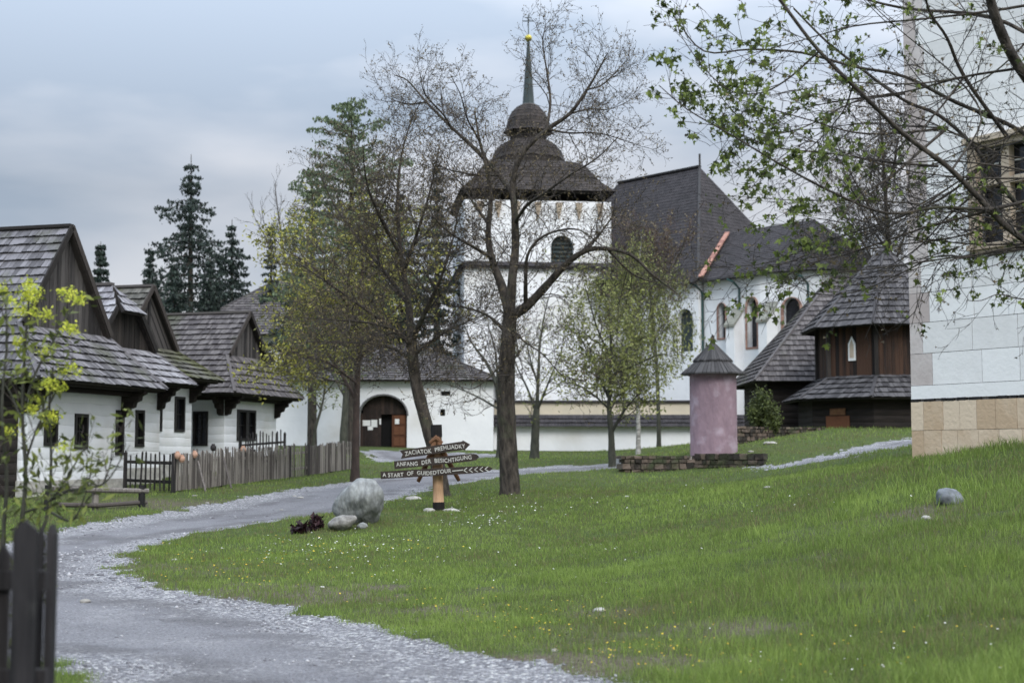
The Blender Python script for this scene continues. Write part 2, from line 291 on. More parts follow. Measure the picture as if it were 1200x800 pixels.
def shingles(mb, O, U, V, vmax, uLb, uRb, course=.29, plank=.12, lift=.075, jit=.015, deck=None):
    """rows of overlapping split planks over a roof plane; uLb/uRb = (v list, u list) borders"""
    O = Vector(O); U = Vector(U).normalized(); V = Vector(V).normalized(); Nn = U.cross(V).normalized()
    if Nn.z < 0: Nn = -Nn
    L = lambda v: float(np.interp(v, uLb[0], uLb[1])); Rr = lambda v: float(np.interp(v, uRb[0], uRb[1]))
    n = max(1, round(vmax / course)); cs = vmax / n
    for i in range(n):
        v0 = i * cs; v1 = min(vmax, v0 + cs * 1.04); l0, r0, l1, r1 = L(v0), Rr(v0), L(v1), Rr(v1)
        u = min(l0, l1) - random.random() * plank
        while u < max(r0, r1):
            w = plank * random.uniform(.75, 1.3); a0, b0 = max(u, l0), min(u + w, r0); a1, b1 = max(u, l1), min(u + w, r1)
            u += w
            if b0 - a0 < 0: a0 = b0 = min(max(u - w/2, l0), r0)
            if b1 - a1 < 0: a1 = b1 = min(max(u - w/2, l1), r1)
            if (b0 - a0) + (b1 - a1) < .03: continue
            vb = v0 - random.random() * jit; h = lift * random.uniform(.75, 1.25); g = .004
            vb -= .03; th = .02
            p = [O + U*(a0+g) + V*vb + Nn*h, O + U*(b0-g) + V*vb + Nn*h, O + U*(b1-g) + V*v1 + Nn*.012, O + U*(a1+g) + V*v1 + Nn*.012]
            q = [x_ - Nn*th for x_ in p]
            mb.piece(); mb.add(p + q, [(0,1,2,3), (4,5,1,0), (7,6,5,4), (4,0,3,7), (1,5,6,2)])
    mb.rr = None
    if deck is not None:
        vs = sorted(set(list(uLb[0]) + list(uRb[0]))); left = [O + U*L(v) + V*v - Nn*.012 for v in vs]; right = [O + U*Rr(v) + V*v - Nn*.012 for v in reversed(vs)]
        top = left + right; deck.face(top); deck.face([p - Nn*.07 for p in reversed(top)])
        for i in range(len(top)): a, b = top[i], top[(i+1) % len(top)]; deck.face([a, b, b - Nn*.07, a - Nn*.07])

def wall(mb, O, X, Z, outer, holes, depth, pane=None, pane_mb=None):
    """flat wall with real openings: O origin, X along, Z up, depth = inward vector"""
    O = Vector(O); X = Vector(X); Z = Vector(Z); P = lambda p: O + X*p[0] + Z*p[1]; depth = Vector(depth)
    polys = [[Vector((p[0], p[1], 0)) for p in outer]] + [[Vector((p[0], p[1], 0)) for p in h] for h in holes]
    flat = [p for q in polys for p in q]
    for t in tessellate_polygon(polys): mb.face([P(flat[i]) for i in t])
    for h in holes:
        for i in range(len(h)):
            a, b = P(h[i]), P(h[(i+1) % len(h)]); mb.face([a, b, b + depth, a + depth])
        if pane_mb is not None: pane_mb.face([P(p) + depth*.92 for p in h])
def rect(x0, x1, z0, z1): return [(x0,z0),(x1,z0),(x1,z1),(x0,z1)]
def arch(x0, x1, z0, zs, n=10, pointed=False):
    c = (x0+x1)/2; r = (x1-x0)/2; p = [(x0,z0),(x1,z0)]
    for i in range(n+1):
        a = math.pi*i/n; k = 1.35 if pointed else 1
        p.append((c + r*math.cos(a), zs + r*k*math.sin(a)))
    return p

# ------------------------------------------------------------------ ground
def px_poly(pts):
    return np.array([gpt(*p) for p in pts])
ROAD = px_poly([(-160,665),(60,622),(120,611),(200,599),(260,588),(310,578),(370,569),(430,561),(500,556),(580,550),(650,545.5),(720,542.5),(790,541),(790,544),(720,548),(650,553),(590,558),(520,568),(470,584),(440,592),(380,603),(300,613),(220,626),(170,640),(145,655),(146,672),(180,686),(240,696),(320,710),(400,726),(470,741),(560,768),(640,787),(700,797)])
ROAD = np.vstack([ROAD, [(1.2,9.4),(3.5,7.6),(3.5,2.0),(-3,2.0),(-3.5,8.6),(-2.7,9.4),(-3.2,10.6),(-4.3,11.4),(-7,12.5)]])
GATEP = px_poly([(422,527.5),(482,527.5),(540,530),(600,532.5),(600,536),(500,541),(440,541),(430,534)])
GPATH = px_poly([(868,549),(905,545),(950,534.5),(1000,523.5),(1066,513),(1110,505),(1110,516),(1066,522),(1000,536),(940,546),(895,551)])
def pip(x, y, P):
    ins = np.zeros(x.shape, bool); dmin = np.full(x.shape, 1e9)
    for i in range(len(P)):
        x0, y0 = P[i]; x1, y1 = P[(i+1) % len(P)]
        c = ((y0 > y) != (y1 > y)); xi = (x1-x0)*(y-y0)/((y1-y0) if y1 != y0 else 1e-9) + x0; ins ^= c & (x < xi)
        dx, dy = x1-x0, y1-y0; t = np.clip(((x-x0)*dx + (y-y0)*dy)/(dx*dx+dy*dy+1e-12), 0, 1); dmin = np.minimum(dmin, np.hypot(x-x0-t*dx, y-y0-t*dy))
    return np.where(ins, -dmin, dmin)
def road_sd(x, y):
    """signed distance to the nearest gravel surface with a ragged edge, metres (negative inside)"""
    n = (vnoise(x, y, .55, 3) - .5)*.5 + (vnoise(x, y, .18, 4) - .5)*.3
    a = pip(x, y, ROAD) + n; b = pip(x, y, GATEP) + n*.6; c = pip(x, y, GPATH) + n*2.2 + (vnoise(x, y, 1.3, 8) - .35)*.9
    return np.minimum(np.minimum(a, b), c)
BARE = [(370,697,1.2,.5,.9),(400,700,.8,.35,.9),(300,692,1.6,.5,.7),(200,668,1.3,.5,.5),(520,717,.7,.3,.8),(690,742,.8,.3,.5),(660,775,1.0,.3,.9),(745,778,.9,.25,.9),(860,735,.6,.25,.8),(705,716,.5,.25,.7),(1055,640,1.1,.5,.6),(1080,600,.7,.5,.8),(540,552,2.5,1.2,.25),(560,695,.8,.3,.4),(940,630,1.6,.7,.35),(1140,700,1.2,.5,.35),(900,700,1.0,.4,.3),(190,592,1.8,.5,.7),(240,590,1.5,.4,.6)]
BARE = [(*gpt(b[0], b[1]), b[2], b[3], b[4]) for b in BARE]
def bare(x, y):
    o = np.zeros(np.shape(x)); n = fbm(x, y, .35, 9)
    for bx, by, rx, ry, s in BARE:
        d = np.hypot((x-bx)/rx, (y-by)/(ry*2.2)); o = np.maximum(o, np.clip(1.35 - d - (n-.5)*2.2, 0, 1)*s)
    return o
def ground():
    Yr = np.concatenate([np.geomspace(1.6, 8, 45), np.geomspace(8, 62, 330)[1:], np.geomspace(62, 130, 50)[1:], np.geomspace(130, 1800, 22)[1:]])
    u = np.concatenate([np.linspace(-1.8, -.47, 16), np.linspace(-.46, .46, 660), np.linspace(.47, .62, 60), np.linspace(.63, 1.8, 16)])
    U, Y = np.meshgrid(u, Yr); X = U*Y; Z = hgt(X, Y); Z += (fbm(X, Y, 1.6, 5)-.5)*.10*(np.clip(road_sd(X, Y)*1.2, 0, 1))*(Y < 70)
    sdv = road_sd(X, Y); Z -= np.clip(-sdv, 0, .3)*.12; ba = bare(X, Y)
    nr, nc = X.shape; V = np.stack([X, Y, Z], -1).reshape(-1, 3)
    idx = np.arange(nr*nc).reshape(nr, nc); Q = np.stack([idx[:-1,:-1], idx[:-1,1:], idx[1:,1:], idx[1:,:-1]], -1).reshape(-1, 4)
    s = sdv.ravel()[Q].mean(1); inroad = s < 0
    def sub(q, name, m):
        us, inv = np.unique(q.ravel(), return_inverse=True); VV = V[us]; q2 = inv.reshape(-1, 4)
        if name == 'ground':
            b = len(VV); VV = np.vstack([VV, [(-300,-200,-.03),(300,-200,-.03),(300,1.6,-.03),(-300,1.6,-.03)]]); q2 = np.vstack([q2, [(b,b+1,b+2,b+3)]])
        me = fast_mesh(name, VV, [q2], smooth=True)
        for nm, arr in (('bare', ba.ravel()), ('edge', np.clip(-sdv, -1, 3).ravel())):
            a = me.attributes.new(nm, 'FLOAT', 'POINT'); vals = arr[us]
            if name == 'ground': vals = np.concatenate([vals, [0]*4])
            a.data.foreach_set('value', vals.astype(np.float32))
        me.materials.append(m); o = bpy.data.objects.new(name, me); C.objects.link(o); o['kind'] = 'structure'; return o
    # soil and turf below the blades
    m = bpy.data.materials.new('turf_soil'); m.use_nodes = True; t = m.node_tree; n = t.nodes.new; l = t.links.new; p = t.nodes['Principled BSDF']; p.inputs['Roughness'].default_value = .95; p.inputs['Specular IOR Level'].default_value = .1
    tcn = n('ShaderNodeTexCoord')
    def noi(sc, d=6):
        q = n('ShaderNodeTexNoise'); q.inputs['Scale'].default_value = sc; q.inputs['Detail'].default_value = d; q.inputs['Roughness'].default_value = .65; l(tcn.outputs['Object'], q.inputs[0]); return q
    def ramp(src, *st):
        r = n('ShaderNodeValToRGB'); e = r.color_ramp.elements
        while len(e) < len(st): e.new(.5)
        for i, (ps, c) in enumerate(st): e[i].position = ps; e[i].color = (*c, 1)
        l(src, r.inputs[0]); return r
    a = noi(9); r1 = ramp(a.outputs[0], (.3, (.030,.040,.015)), (.5, (.055,.080,.025)), (.7, (.085,.110,.035)))
    b = noi(.5, 4); r2 = ramp(b.outputs[0], (.4, (.0,.0,.0)), (.65, (1,1,1))); mx = n('ShaderNodeMixRGB'); l(r2.outputs[0], mx.inputs[0]); mx.inputs[2].default_value = (.075,.075,.028,1)
    mm = n('ShaderNodeMath'); mm.operation = 'MULTIPLY'; mm.inputs[1].default_value = .5; l(r2.outputs[0], mm.inputs[0]); l(mm.outputs[0], mx.inputs[0]); l(r1.outputs[0], mx.inputs[1])
    at_ = n('ShaderNodeAttribute'); at_.attribute_name = 'bare'; g = noi(30); r3 = ramp(g.outputs[0], (.3, (.05,.038,.028)), (.55, (.12,.10,.08)), (.75, (.24,.23,.21)))
    mx2 = n('ShaderNodeMixRGB'); l(at_.outputs['Fac'], mx2.inputs[0]); l(mx.outputs[0], mx2.inputs[1]); l(r3.outputs[0], mx2.inputs[2]); l(mx2.outputs[0], p.inputs['Base Color'])
    bp = n('ShaderNodeBump'); bp.inputs['Distance'].default_value = .05; l(a.outputs[0], bp.inputs['Height']); l(bp.outputs[0], p.inputs['Normal'])
    go = sub(Q[~inroad], 'ground', m)
    # gravel surface
    m = bpy.data.materials.new('gravel_surface'); m.use_nodes = True; t = m.node_tree; n = t.nodes.new; l = t.links.new; p = t.nodes['Principled BSDF']; p.inputs['Roughness'].default_value = .9; p.inputs['Specular IOR Level'].default_value = .2
    tcn = n('ShaderNodeTexCoord')
    f = noi(38, 8); rf = ramp(f.outputs[0], (.30, (.105,.106,.114)), (.45, (.180,.180,.193)), (.60, (.235,.235,.252)), (.74, (.36,.36,.375)))
    vo = n('ShaderNodeTexVoronoi'); vo.inputs['Scale'].default_value = 34; l(tcn.outputs['Object'], vo.inputs[0]); vs_ = n('ShaderNodeSeparateColor'); l(vo.outputs['Color'], vs_.inputs[0])
    rv = ramp(vs_.outputs[0], (.0, (.12,.12,.13)), (.5, (.22,.22,.235)), (.82, (.32,.32,.335)), (.96, (.50,.50,.49)))
    ed = n('ShaderNodeAttribute'); ed.attribute_name = 'edge'; big = noi(.9, 4)
    re = n('ShaderNodeMapRange'); re.inputs['From Min'].default_value = 1.3; re.inputs['From Max'].default_value = 0.1; re.inputs['To Min'].default_value = .0; re.inputs['To Max'].default_value = .55; l(ed.outputs['Fac'], re.inputs[0])
    ad = n('ShaderNodeMath'); ad.operation = 'ADD'; l(re.outputs[0], ad.inputs[0]); l(big.outputs[0], ad.inputs[1])
    rr = n('ShaderNodeMapRange'); rr.inputs['From Min'].default_value = .55; rr.inputs['From Max'].default_value = .85; l(ad.outputs[0], rr.inputs[0])
    mx = n('ShaderNodeMixRGB'); l(rr.outputs[0], mx.inputs[0]); l(rf.outputs[0], mx.inputs[1]); l(rv.outputs[0], mx.inputs[2])
    sm = noi(.45, 5); wv_ = n('ShaderNodeMath'); wv_.operation = 'MULTIPLY_ADD'; wv_.inputs[1].default_value = 4.2; l(ed.outputs['Fac'], wv_.inputs[0]); l(sm.outputs[0], wv_.inputs[2])
    sn = n('ShaderNodeMath'); sn.operation = 'SINE'; l(wv_.outputs[0], sn.inputs[0]); s2_ = n('ShaderNodeMath'); s2_.operation = 'MULTIPLY_ADD'; s2_.inputs[1].default_value = .10; l(sn.outputs[0], s2_.inputs[0]); l(sm.outputs[0], s2_.inputs[2])
    r9 = ramp(s2_.outputs[0], (.32, (.70,.69,.68)), (.5, (1,1,1)), (.7, (1.12,1.12,1.11))); m9 = n('ShaderNodeMixRGB'); m9.blend_type = 'MULTIPLY'; m9.inputs[0].default_value = 1; l(mx.outputs[0], m9.inputs[1]); l(r9.outputs[0], m9.inputs[2]); l(m9.outputs[0], p.inputs['Base Color'])
    bp = n('ShaderNodeBump'); bp.inputs['Distance'].default_value = .02; l(f.outputs[0], bp.inputs['Height']); bp2 = n('ShaderNodeBump'); bp2.inputs['Distance'].default_value = .03; bp2.invert = True; l(vo.outputs['Distance'], bp2.inputs['Height']); l(bp.outputs[0], bp2.inputs['Normal']); l(bp2.outputs[0], p.inputs['Normal'])
    sub(Q[inroad], 'gravel_road', m)
ground()
def gz(x, y):
    x = np.atleast_1d(np.asarray(x, float)); y = np.atleast_1d(np.asarray(y, float)); s = road_sd(x, y)
    return hgt(x, y) + (fbm(x, y, 1.6, 5)-.5)*.10*np.clip(s*1.2, 0, 1)*(y < 70) - np.clip(-s, 0, .3)*.12
def gv(px, Y, dz=0.):
    """point on the ground in the direction of photo column px, Y metres ahead"""
    x = (px-600)/F*Y/ct*1.0; return Vector((x, Y, float(gz(x, Y)[0]) + dz))

EXCL = []     # footprints kept free of grass: centre, radius
def lawn():
    n = 1050000
    t = rng.random(n); Y = np.where(rng.random(n) < .62, 7.5*np.exp(t*math.log(34/7.5)), 7.5*np.exp(t*math.log(75/7.5)))
    u = rng.uniform(-.52, .58, n); X = u*Y
    s = road_sd(X, Y); ba = bare(X, Y)
    dens = .35 + .65*np.clip((fbm(X, Y, .9, 11)-.28)*2.6, 0, 1); keep = (s > -.03 + rng.random(n)*.16 - .08) & (rng.random(n) < dens) & (rng.random(n) > ba*.8)
    for cx, cy, r in EXCL: keep &= np.hypot(X-cx, Y-cy) > r
    X, Y, s, ba = X[keep], Y[keep], s[keep], ba[keep]; n = len(X)
    # clumping
    X = X + rng.normal(0, .02, n); Z = gz(X, Y) - .006
    px = X/Y*F + 600
    tall = np.clip((fbm(X, Y, 1.0, 21)-.50)*6, 0, 1)*np.clip((px-560)/350, 0.05, 1)*np.clip((40-Y)/12, 0, 1)
    far = np.clip((Y-14)/40, 0, 1)
    H = rng.uniform(.025, .06, n)*(1 + .45*vnoise(X, Y, .5, 31)) + tall*rng.uniform(.0, .13, n)*(rng.random(n) < .45) + np.clip((vnoise(X, Y, .32, 61)-.62)*4, 0, 1)*.035 + (s < .25)*-.01
    H *= (1 + np.clip((px-700)/500, 0, 1)*.45)
    H *= np.where(Y > 34, 1.25, 1); Wd = rng.uniform(.0022, .0050, n)*np.clip(Y/10, 1, 7)
    az = rng.uniform(0, 2*np.pi, n); lean = rng.uniform(.1, .75, n)*H; la = rng.uniform(0, 2*np.pi, n)
    dx, dy = np.cos(az)*Wd/2, np.sin(az)*Wd/2; lx, ly = np.cos(la)*lean, np.sin(la)*lean
    B0 = np.stack([X-dx, Y-dy, Z], 1); B1 = np.stack([X+dx, Y+dy, Z], 1)
    M0 = np.stack([X-dx*.75+lx*.35, Y-dy*.75+ly*.35, Z+H*.6], 1); M1 = np.stack([X+dx*.75+lx*.35, Y+dy*.75+ly*.35, Z+H*.6], 1); T = np.stack([X+lx, Y+ly, Z+H], 1)
    V = np.stack([B0, B1, M1, M0, T], 1).reshape(-1, 3); b = np.arange(n)*5
    q = np.stack([b, b+1, b+2, b+3], 1); tr = np.stack([b+3, b+2, b+4], 1)
    rv = np.clip(rng.normal(.54, .28, n) + tall*.12 + (fbm(X, Y, 2.2, 41)-.5)*.95 + (vnoise(X, Y, .25, 43)-.5)*.35, 0, 1)
    me = fast_mesh('lawn_grass', V, [q, tr], rnd=np.concatenate([rv, rv]))
    m = bpy.data.materials.new('grass_blades'); m.use_nodes = True; t = m.node_tree; nn = t.nodes.new; l = t.links.new; p = t.nodes['Principled BSDF']; p.inputs['Roughness'].default_value = .6; p.inputs['Specular IOR Level'].default_value = .25
    a = nn('ShaderNodeAttribute'); a.attribute_name = 'rnd'; r = nn('ShaderNodeValToRGB'); e = r.color_ramp.elements
    for _ in range(3): e.new(.5)
    for i, (ps, c) in enumerate([(0, (.20,.17,.09)), (.18, (.125,.145,.058)), (.42, (.128,.185,.048)), (.75, (.180,.262,.055)), (1, (.27,.36,.09))]): e[i].position = ps; e[i].color = (*c, 1)
    l(a.outputs['Fac'], r.inputs[0]); l(r.outputs[0], p.inputs['Base Color'])
    tr_ = nn('ShaderNodeBsdfTranslucent'); l(r.outputs[0], tr_.inputs[0]); ms = nn('ShaderNodeMixShader'); ms.inputs[0].default_value = .35; l(p.outputs[0], ms.inputs[1]); l(tr_.outputs[0], ms.inputs[2]); l(ms.outputs[0], t.nodes['Material Output'].inputs[0])
    o = obj('lawn_grass', me, m, kind='stuff'); o['label'] = 'short spring lawn grass with taller tufts on the slope'
def weeds():
    n = 90000; t = rng.random(n); Y = 8*np.exp(t*math.log(26/8)); X = rng.uniform(-.40, .46, n)*Y; k = (fbm(X, Y, .7, 71) > .60) & (road_sd(X, Y) > .05) & (vnoise(X, Y, .12, 72) > .45); X, Y = X[k], Y[k]; n = len(X)
    P = np.stack([X, Y, gz(X, Y)+rng.uniform(.01, .04, n)], 1); az = rng.uniform(0, 6.28, n); L = rng.uniform(.012, .038, n); w = L*.42; el = rng.uniform(.1, .6, n)
    d = np.stack([np.cos(az), np.sin(az), el], 1)*L[:,None]; sd_ = np.stack([-np.sin(az), np.cos(az), np.zeros(n)], 1)*w[:,None]
    V = np.stack([P-d*.5, P+sd_*.5, P+d*.6, P-sd_*.5], 1).reshape(-1, 3)
    o = obj('lawn_weeds', fast_mesh('lawn_weeds', V, [np.arange(n*4).reshape(n, 4)], rnd=rng.random(n)), 'bush_leaves', kind='stuff'); o['label'] = 'patches of broad leaved weeds low in the lawn'
def flowers():
    def scatter(name, m, zones, size, lab):
        P = []; size *= .85
        for (px, py, sx, sy, k) in zones:
            for _ in range(k):
                a = random.gauss(px, sx); b = random.gauss(py, sy)
                if b < 560 or b > 830: continue
                P.append(gpt(a, b)) if random.random() < .75 else None
        P = np.array(P); s = road_sd(P[:,0], P[:,1]); P = P[s > .08]; n = len(P); Z = gz(P[:,0], P[:,1]) + rng.uniform(.035, .075, n)
        k = 6; a = np.arange(k)*2*np.pi/k; ti = rng.uniform(-.5, .5, (n, 2)); r = rng.uniform(.7, 1.2, n)*size*np.clip(P[:,1]/16, .8, 1.6)
        ox = r[:,None]*np.cos(a); oy = r[:,None]*np.sin(a)
        V = np.stack([P[:,0,None]+ox, P[:,1,None]+oy, Z[:,None]+ox*ti[:,:1]+oy*ti[:,1:]], -1).reshape(-1, 3); f = np.arange(n*k).reshape(n, k)
        o = obj(name, fast_mesh(name, V, [f], rnd=rng.random(n)), m, kind='stuff'); o['label'] = lab
    scatter('yellow_wildflowers', 'petal_yellow', [(310,662,60,14,170),(260,680,50,8,60),(420,650,50,10,60),(500,705,40,12,30),(660,720,70,14,110),(760,762,70,14,110),(620,740,40,10,50),(860,790,60,12,50),(980,760,120,25,60),(1150,740,40,30,30)], .013, 'tiny yellow flowers scattered in the grass beside the gravel road')
    scatter('white_wildflowers', 'petal_white', [(560,612,35,6,90),(420,640,50,10,110),(480,660,60,12,70),(330,650,50,9,60),(700,655,70,20,40),(700,600,60,10,40),(1000,780,110,16,70),(560,590,70,6,60),(880,590,80,12,30),(1130,745,40,20,25)], .012, 'tiny white flowers scattered through the lawn')

# ------------------------------------------------------------------ rocks
from mathutils import noise as mnoise
def rock(mb, c, r, seed, n=14, sub=10):
    """boulder: ellipsoid cut by a few planes and roughened by noise; c centre, r radii"""
    rs = random.Random(seed); cuts = [(Vector((rs.gauss(0,1), rs.gauss(0,1), rs.gauss(0,.8))).normalized(), rs.uniform(.62, .92)) for _ in range(7)]
    b = len(mb.v); rr = random.random(); off = Vector((seed*3.1, seed*1.7, seed*.9)); n = int(n*1.5); sub = int(sub*1.4)
    for i in range(sub+1):
        th = math.pi*i/sub
        for k in range(n):
            a = 2*math.pi*k/n; d = Vector((math.sin(th)*math.cos(a), math.sin(th)*math.sin(a), math.cos(th))); s = 1.0
            for nd, h in cuts:
                q = d.dot(nd)
                if q > .2 and h/q < s: s = s*.35 + (h/q)*.65
            s *= 1 + .16*mnoise.noise(d*1.4+off) + .07*mnoise.noise(d*3.5+off) + .03*mnoise.noise(d*8+off)
            mb.v.append((c[0]+d.x*r[0]*s, c[1]+d.y*r[1]*s, c[2]+d.z*r[2]*s))
    for i in range(sub):
        for k in range(n): mb.f.append((b+i*n+k, b+(i+1)*n+k, b+(i+1)*n+(k+1)%n, b+i*n+(k+1)%n)); mb.r.append(rr)
def octa_stones(name, P, Z, S, m, label, flat=.55):
    n = len(P); base = np.array([(1,0,0),(0,1,0),(-1,0,0),(0,-1,0),(0,0,1),(0,0,-1)], float)
    V = base[None]*(1 + rng.uniform(-.35, .35, (n,6,1))); V += rng.normal(0, .15, (n,6,3)); a = rng.uniform(0, 6.28, n); c, s = np.cos(a), np.sin(a)
    x = V[:,:,0]*c[:,None]-V[:,:,1]*s[:,None]; y = V[:,:,0]*s[:,None]+V[:,:,1]*c[:,None]
    V = np.stack([x*S[:,None]+P[:,0,None], y*S[:,None]*.8+P[:,1,None], V[:,:,2]*S[:,None]*flat+(Z+S*.2)[:,None]], -1).reshape(-1,3)
    T = np.array([(0,1,4),(1,2,4),(2,3,4),(3,0,4),(1,0,5),(2,1,5),(3,2,5),(0,3,5)]); f = (T[None]+np.arange(n)[:,None,None]*6).reshape(-1,3)
    o = obj(name, fast_mesh(name, V, [f], rnd=np.repeat(rng.random(n), 8)), m, kind='stuff'); o['label'] = label
def gravel():
    n = 120000; t = rng.random(n); Y = 8.5*np.exp(t*math.log(56/8.5)); X = rng.uniform(-.45, .3, n)*Y; s = road_sd(X, Y)
    big = fbm(X, Y, 1.1, 51); e = np.clip((s+1.1)/1.0, 0, 1)
    keep = (s < .12) & (rng.random(n) < np.clip(e*.6 + (big-.5)*3.0 - .28, 0.02, 1))
    tip = np.array(gpt(185, 655)); k2 = (np.hypot((X-tip[0])/2.6, (Y-tip[1])/3.4) < 1) & (rng.random(n) < .8) & (s < .1)
    keep |= k2
    X, Y, s = X[keep], Y[keep], s[keep]; n = len(X); S = rng.gamma(1.5, .0045, n)*np.clip(Y/15, .8, 1.8) + .003; S = np.minimum(S, .05)
    octa_stones('loose_gravel', np.stack([X, Y], 1), gz(X, Y), S, 'gravel', 'loose pale gravel stones along the road edges')

# ------------------------------------------------------------------ cottages
def cottage(label, C1px, Y1, W, L, zr_px, zs_px, rec, fronts, sides, shm, gm, group, rot=(.27,.963), jerk=0, gable='boards', zg=None, ze=None, side_dark=False, tone=None):
    """log cottage; local x runs along the gable front away from the camera, local y back along the ridge"""
    C1 = at(*C1px, Y1); ang = math.atan2(rot[1], rot[0])
    base = Vector((C1.x, C1.y, zg)); t = thing('log_cottage', label, 'cottage', base, ang, group)
    ze = (C1.z if ze is None else ze) - zg; zr = zr_px - zg; zs = zs_px - zg; i = .8; slope = (zr-ze)/(W/2)
    xs = (zs-ze)/slope; zt = ze + .2
    # walls
    mb = MB(); pn = MB()
    wall(mb, (i, i, 0), (1,0,0), (0,0,1), rect(0, W-2*i, 0, zt), [rect(a, b, c, d) for a, b, c, d in fronts], (0,.16,0))
    wall(mb, (i, L, 0), (0,-1,0), (0,0,1), rect(0, L-i, 0, zt), [rect(a, b, c, d) for a, b, c, d in sides], (.16,0,0))
    mb.face([(W-i,i,0),(W-i,L,0),(W-i,L,zt),(W-i,i,zt)]); mb.face([(i,L,0),(W-i,L,0),(W-i,L,zt),(i,L,zt)])
    obj('wall', mb, 'white_log', t, True)
    if side_dark:
        pb_ = MB(); pb_.box(i-.14, i-.03, i+.25, L, -.1, zt); w_ = obj('porch_boarding', pb_, 'log_dark', t, True)
        sg = MB(); sg.box(i-.165, i-.142, i+.9, i+1.15, 1.15, 1.45); obj('notice', sg, 'paper', w_, True)
    pl = MB(); pl.box(i-.07, W-i+.07, i-.07, L+.05, -.5, .32); obj('plinth', pl, 'rubble', t, True)
    for k, (a, b, c, d) in enumerate(fronts + sides):
        fr = MB(); pa = MB(); g = .055; fside = k < len(fronts)
        def bx(m_, x0, x1, z0, z1, y0, y1):
            if fside: m_.box(i+x0, i+x1, i+y0, i+y1, z0, z1)
            else: m_.box(i+y0, i+y1, L-x1, L-x0, z0, z1)
        bx(fr, a-g, a+g*.6, c-g, d+g, -.035, .09); bx(fr, b-g*.6, b+g, c-g, d+g, -.035, .09); bx(fr, a+g*.6, b-g*.6, c-g, c+g*.6, -.033, .088); bx(fr, a+g*.6, b-g*.6, d-g*.6, d+g, -.033, .088)
        mid = (c+d)/2; bx(fr, a+g*.6, b-g*.6, mid-.015, mid+.015, .05, .08)
        if b-a > .35: bx(fr, (a+b)/2-.015, (a+b)/2+.015, c+g*.6, d-g*.6, .045, .078)
        o = obj('window', fr, 'frame', t, True); bx(pa, a, b, c, d, .10, .12); obj('pane', pa, 'pane', o, True)
        cu = MB(); bx(cu, a+.04, a+(b-a)*.46, c+.05, c+(d-c)*.8, .128, .14); bx(cu, b-(b-a)*.4, b-.05, c+.05, c+(d-c)*.75, .128, .14)
    # eave beams and carved brackets
    bm = MB()
    bm.box(i-.32, W-i+.32, i-.33, i-.05, zt-.42, zt-.2); bm.box(i-.33, i-.05, i+.01, L, zt-.42, zt-.2); bm.box(W-i+.05, W-i+.33, i+.01, L, zt-.42, zt-.2)
    bm.box(.12, W-.12, .14, .3, ze-.10, ze+.06); bm.box(.14, .3, .32, L, ze-.10, ze+.06)
    obj('eave_beam', bm, 'log_dark', t, True)
    so = MB(); so.face([(0.03,.03,ze+.03),(W-.03,.03,ze+.03),(W-.03,L,ze+.03),(.03,L,ze+.03)]); obj('soffit', so, 'dark_wood', t, True)
    prof = [(q_[0]*.88, q_[1]*.82) for q_ in [(0,0),(.78,0),(.78,-.12),(.62,-.2),(.60,-.34),(.44,-.4),(.40,-.56),(.24,-.62),(.2,-.82),(.0,-.9)]]
    for (bx0, by0, dx, dy) in ((i, i, 0, -1), (W-i-.2, i, 0, -1), (i, i+.02, -1, 0), (W-i, i+.02, 1, 0), (i, i+3.4, -1, 0)):
        b_ = MB(); z0 = ze - .05; th = .2; sx = (th, 0) if dx == 0 else (0, th)
        A = [Vector((bx0+dx*p, by0+dy*p, z0+q)) for p, q in prof]; B = [a + Vector((sx[0], sx[1], 0)) for a in A]
        b_.face(A); b_.face(B[::-1])
        for j in range(len(A)): b_.face([A[j], A[(j+1)%len(A)], B[(j+1)%len(A)], B[j]])
        obj('bracket', b_, 'log_dark', t, True)
    # roof
    rf = MB(); dk = MB(); sl = math.hypot(W/2, zr-ze); vs_ = sl*(zs-ze)/(zr-ze); vr = rec-.15
    zj = zr - jerk; vj = sl*(zj-ze)/(zr-ze); jr = jerk*.75
    lv = [0, vs_, vs_+.01, vj, sl]; lu = [0, rec, vr, vr, vr+jr] if jerk else [0, rec, vr, vr, vr]
    shingles(rf, (0,0,ze), (0,1,0), (W/2,0,zr-ze), sl, (lv, lu), ([0,sl],[L,L]), deck=dk)
    shingles(rf, (W,0,ze), (0,1,0), (-W/2,0,zr-ze), sl, (lv, lu), ([0,sl],[L,L]), deck=dk)
    ss = math.hypot(rec, zs-ze); shingles(rf, (0,0,ze), (1,0,0), (0,rec,zs-ze), ss, ([0,ss],[0,xs]), ([0,ss],[W,W-xs]), deck=dk)
    if jerk:
        hw = jerk/slope; sj = math.hypot(jr+.15, jerk); shingles(rf, (W/2-hw, vr-.2, zj-.1), (1,0,0), (0, jr+.2, jerk+.1), sj, ([0,sj],[0,hw]), ([0,sj],[2*hw,hw]), course=.3, deck=dk)
    cap = MB(); cap.bar((W/2, vr+jr, zr+.05), (W/2, L, zr+.05), .2, .08)
    r = obj('roof', rf, shm, t, True); obj('roof_deck', dk, 'dark_wood', r, True); obj('ridge_board', cap, 'gable_wood', r, True)
    for x0, x1 in ((0, xs), (W, W-xs)): cap = MB(); cap.bar((x0, 0, ze+.05), (x1, rec, zs+.05), .12, .07); obj('hip_board', cap, shm, r, True)
    # gable boards
    gb = MB(); y = rec; hw = W/2-xs
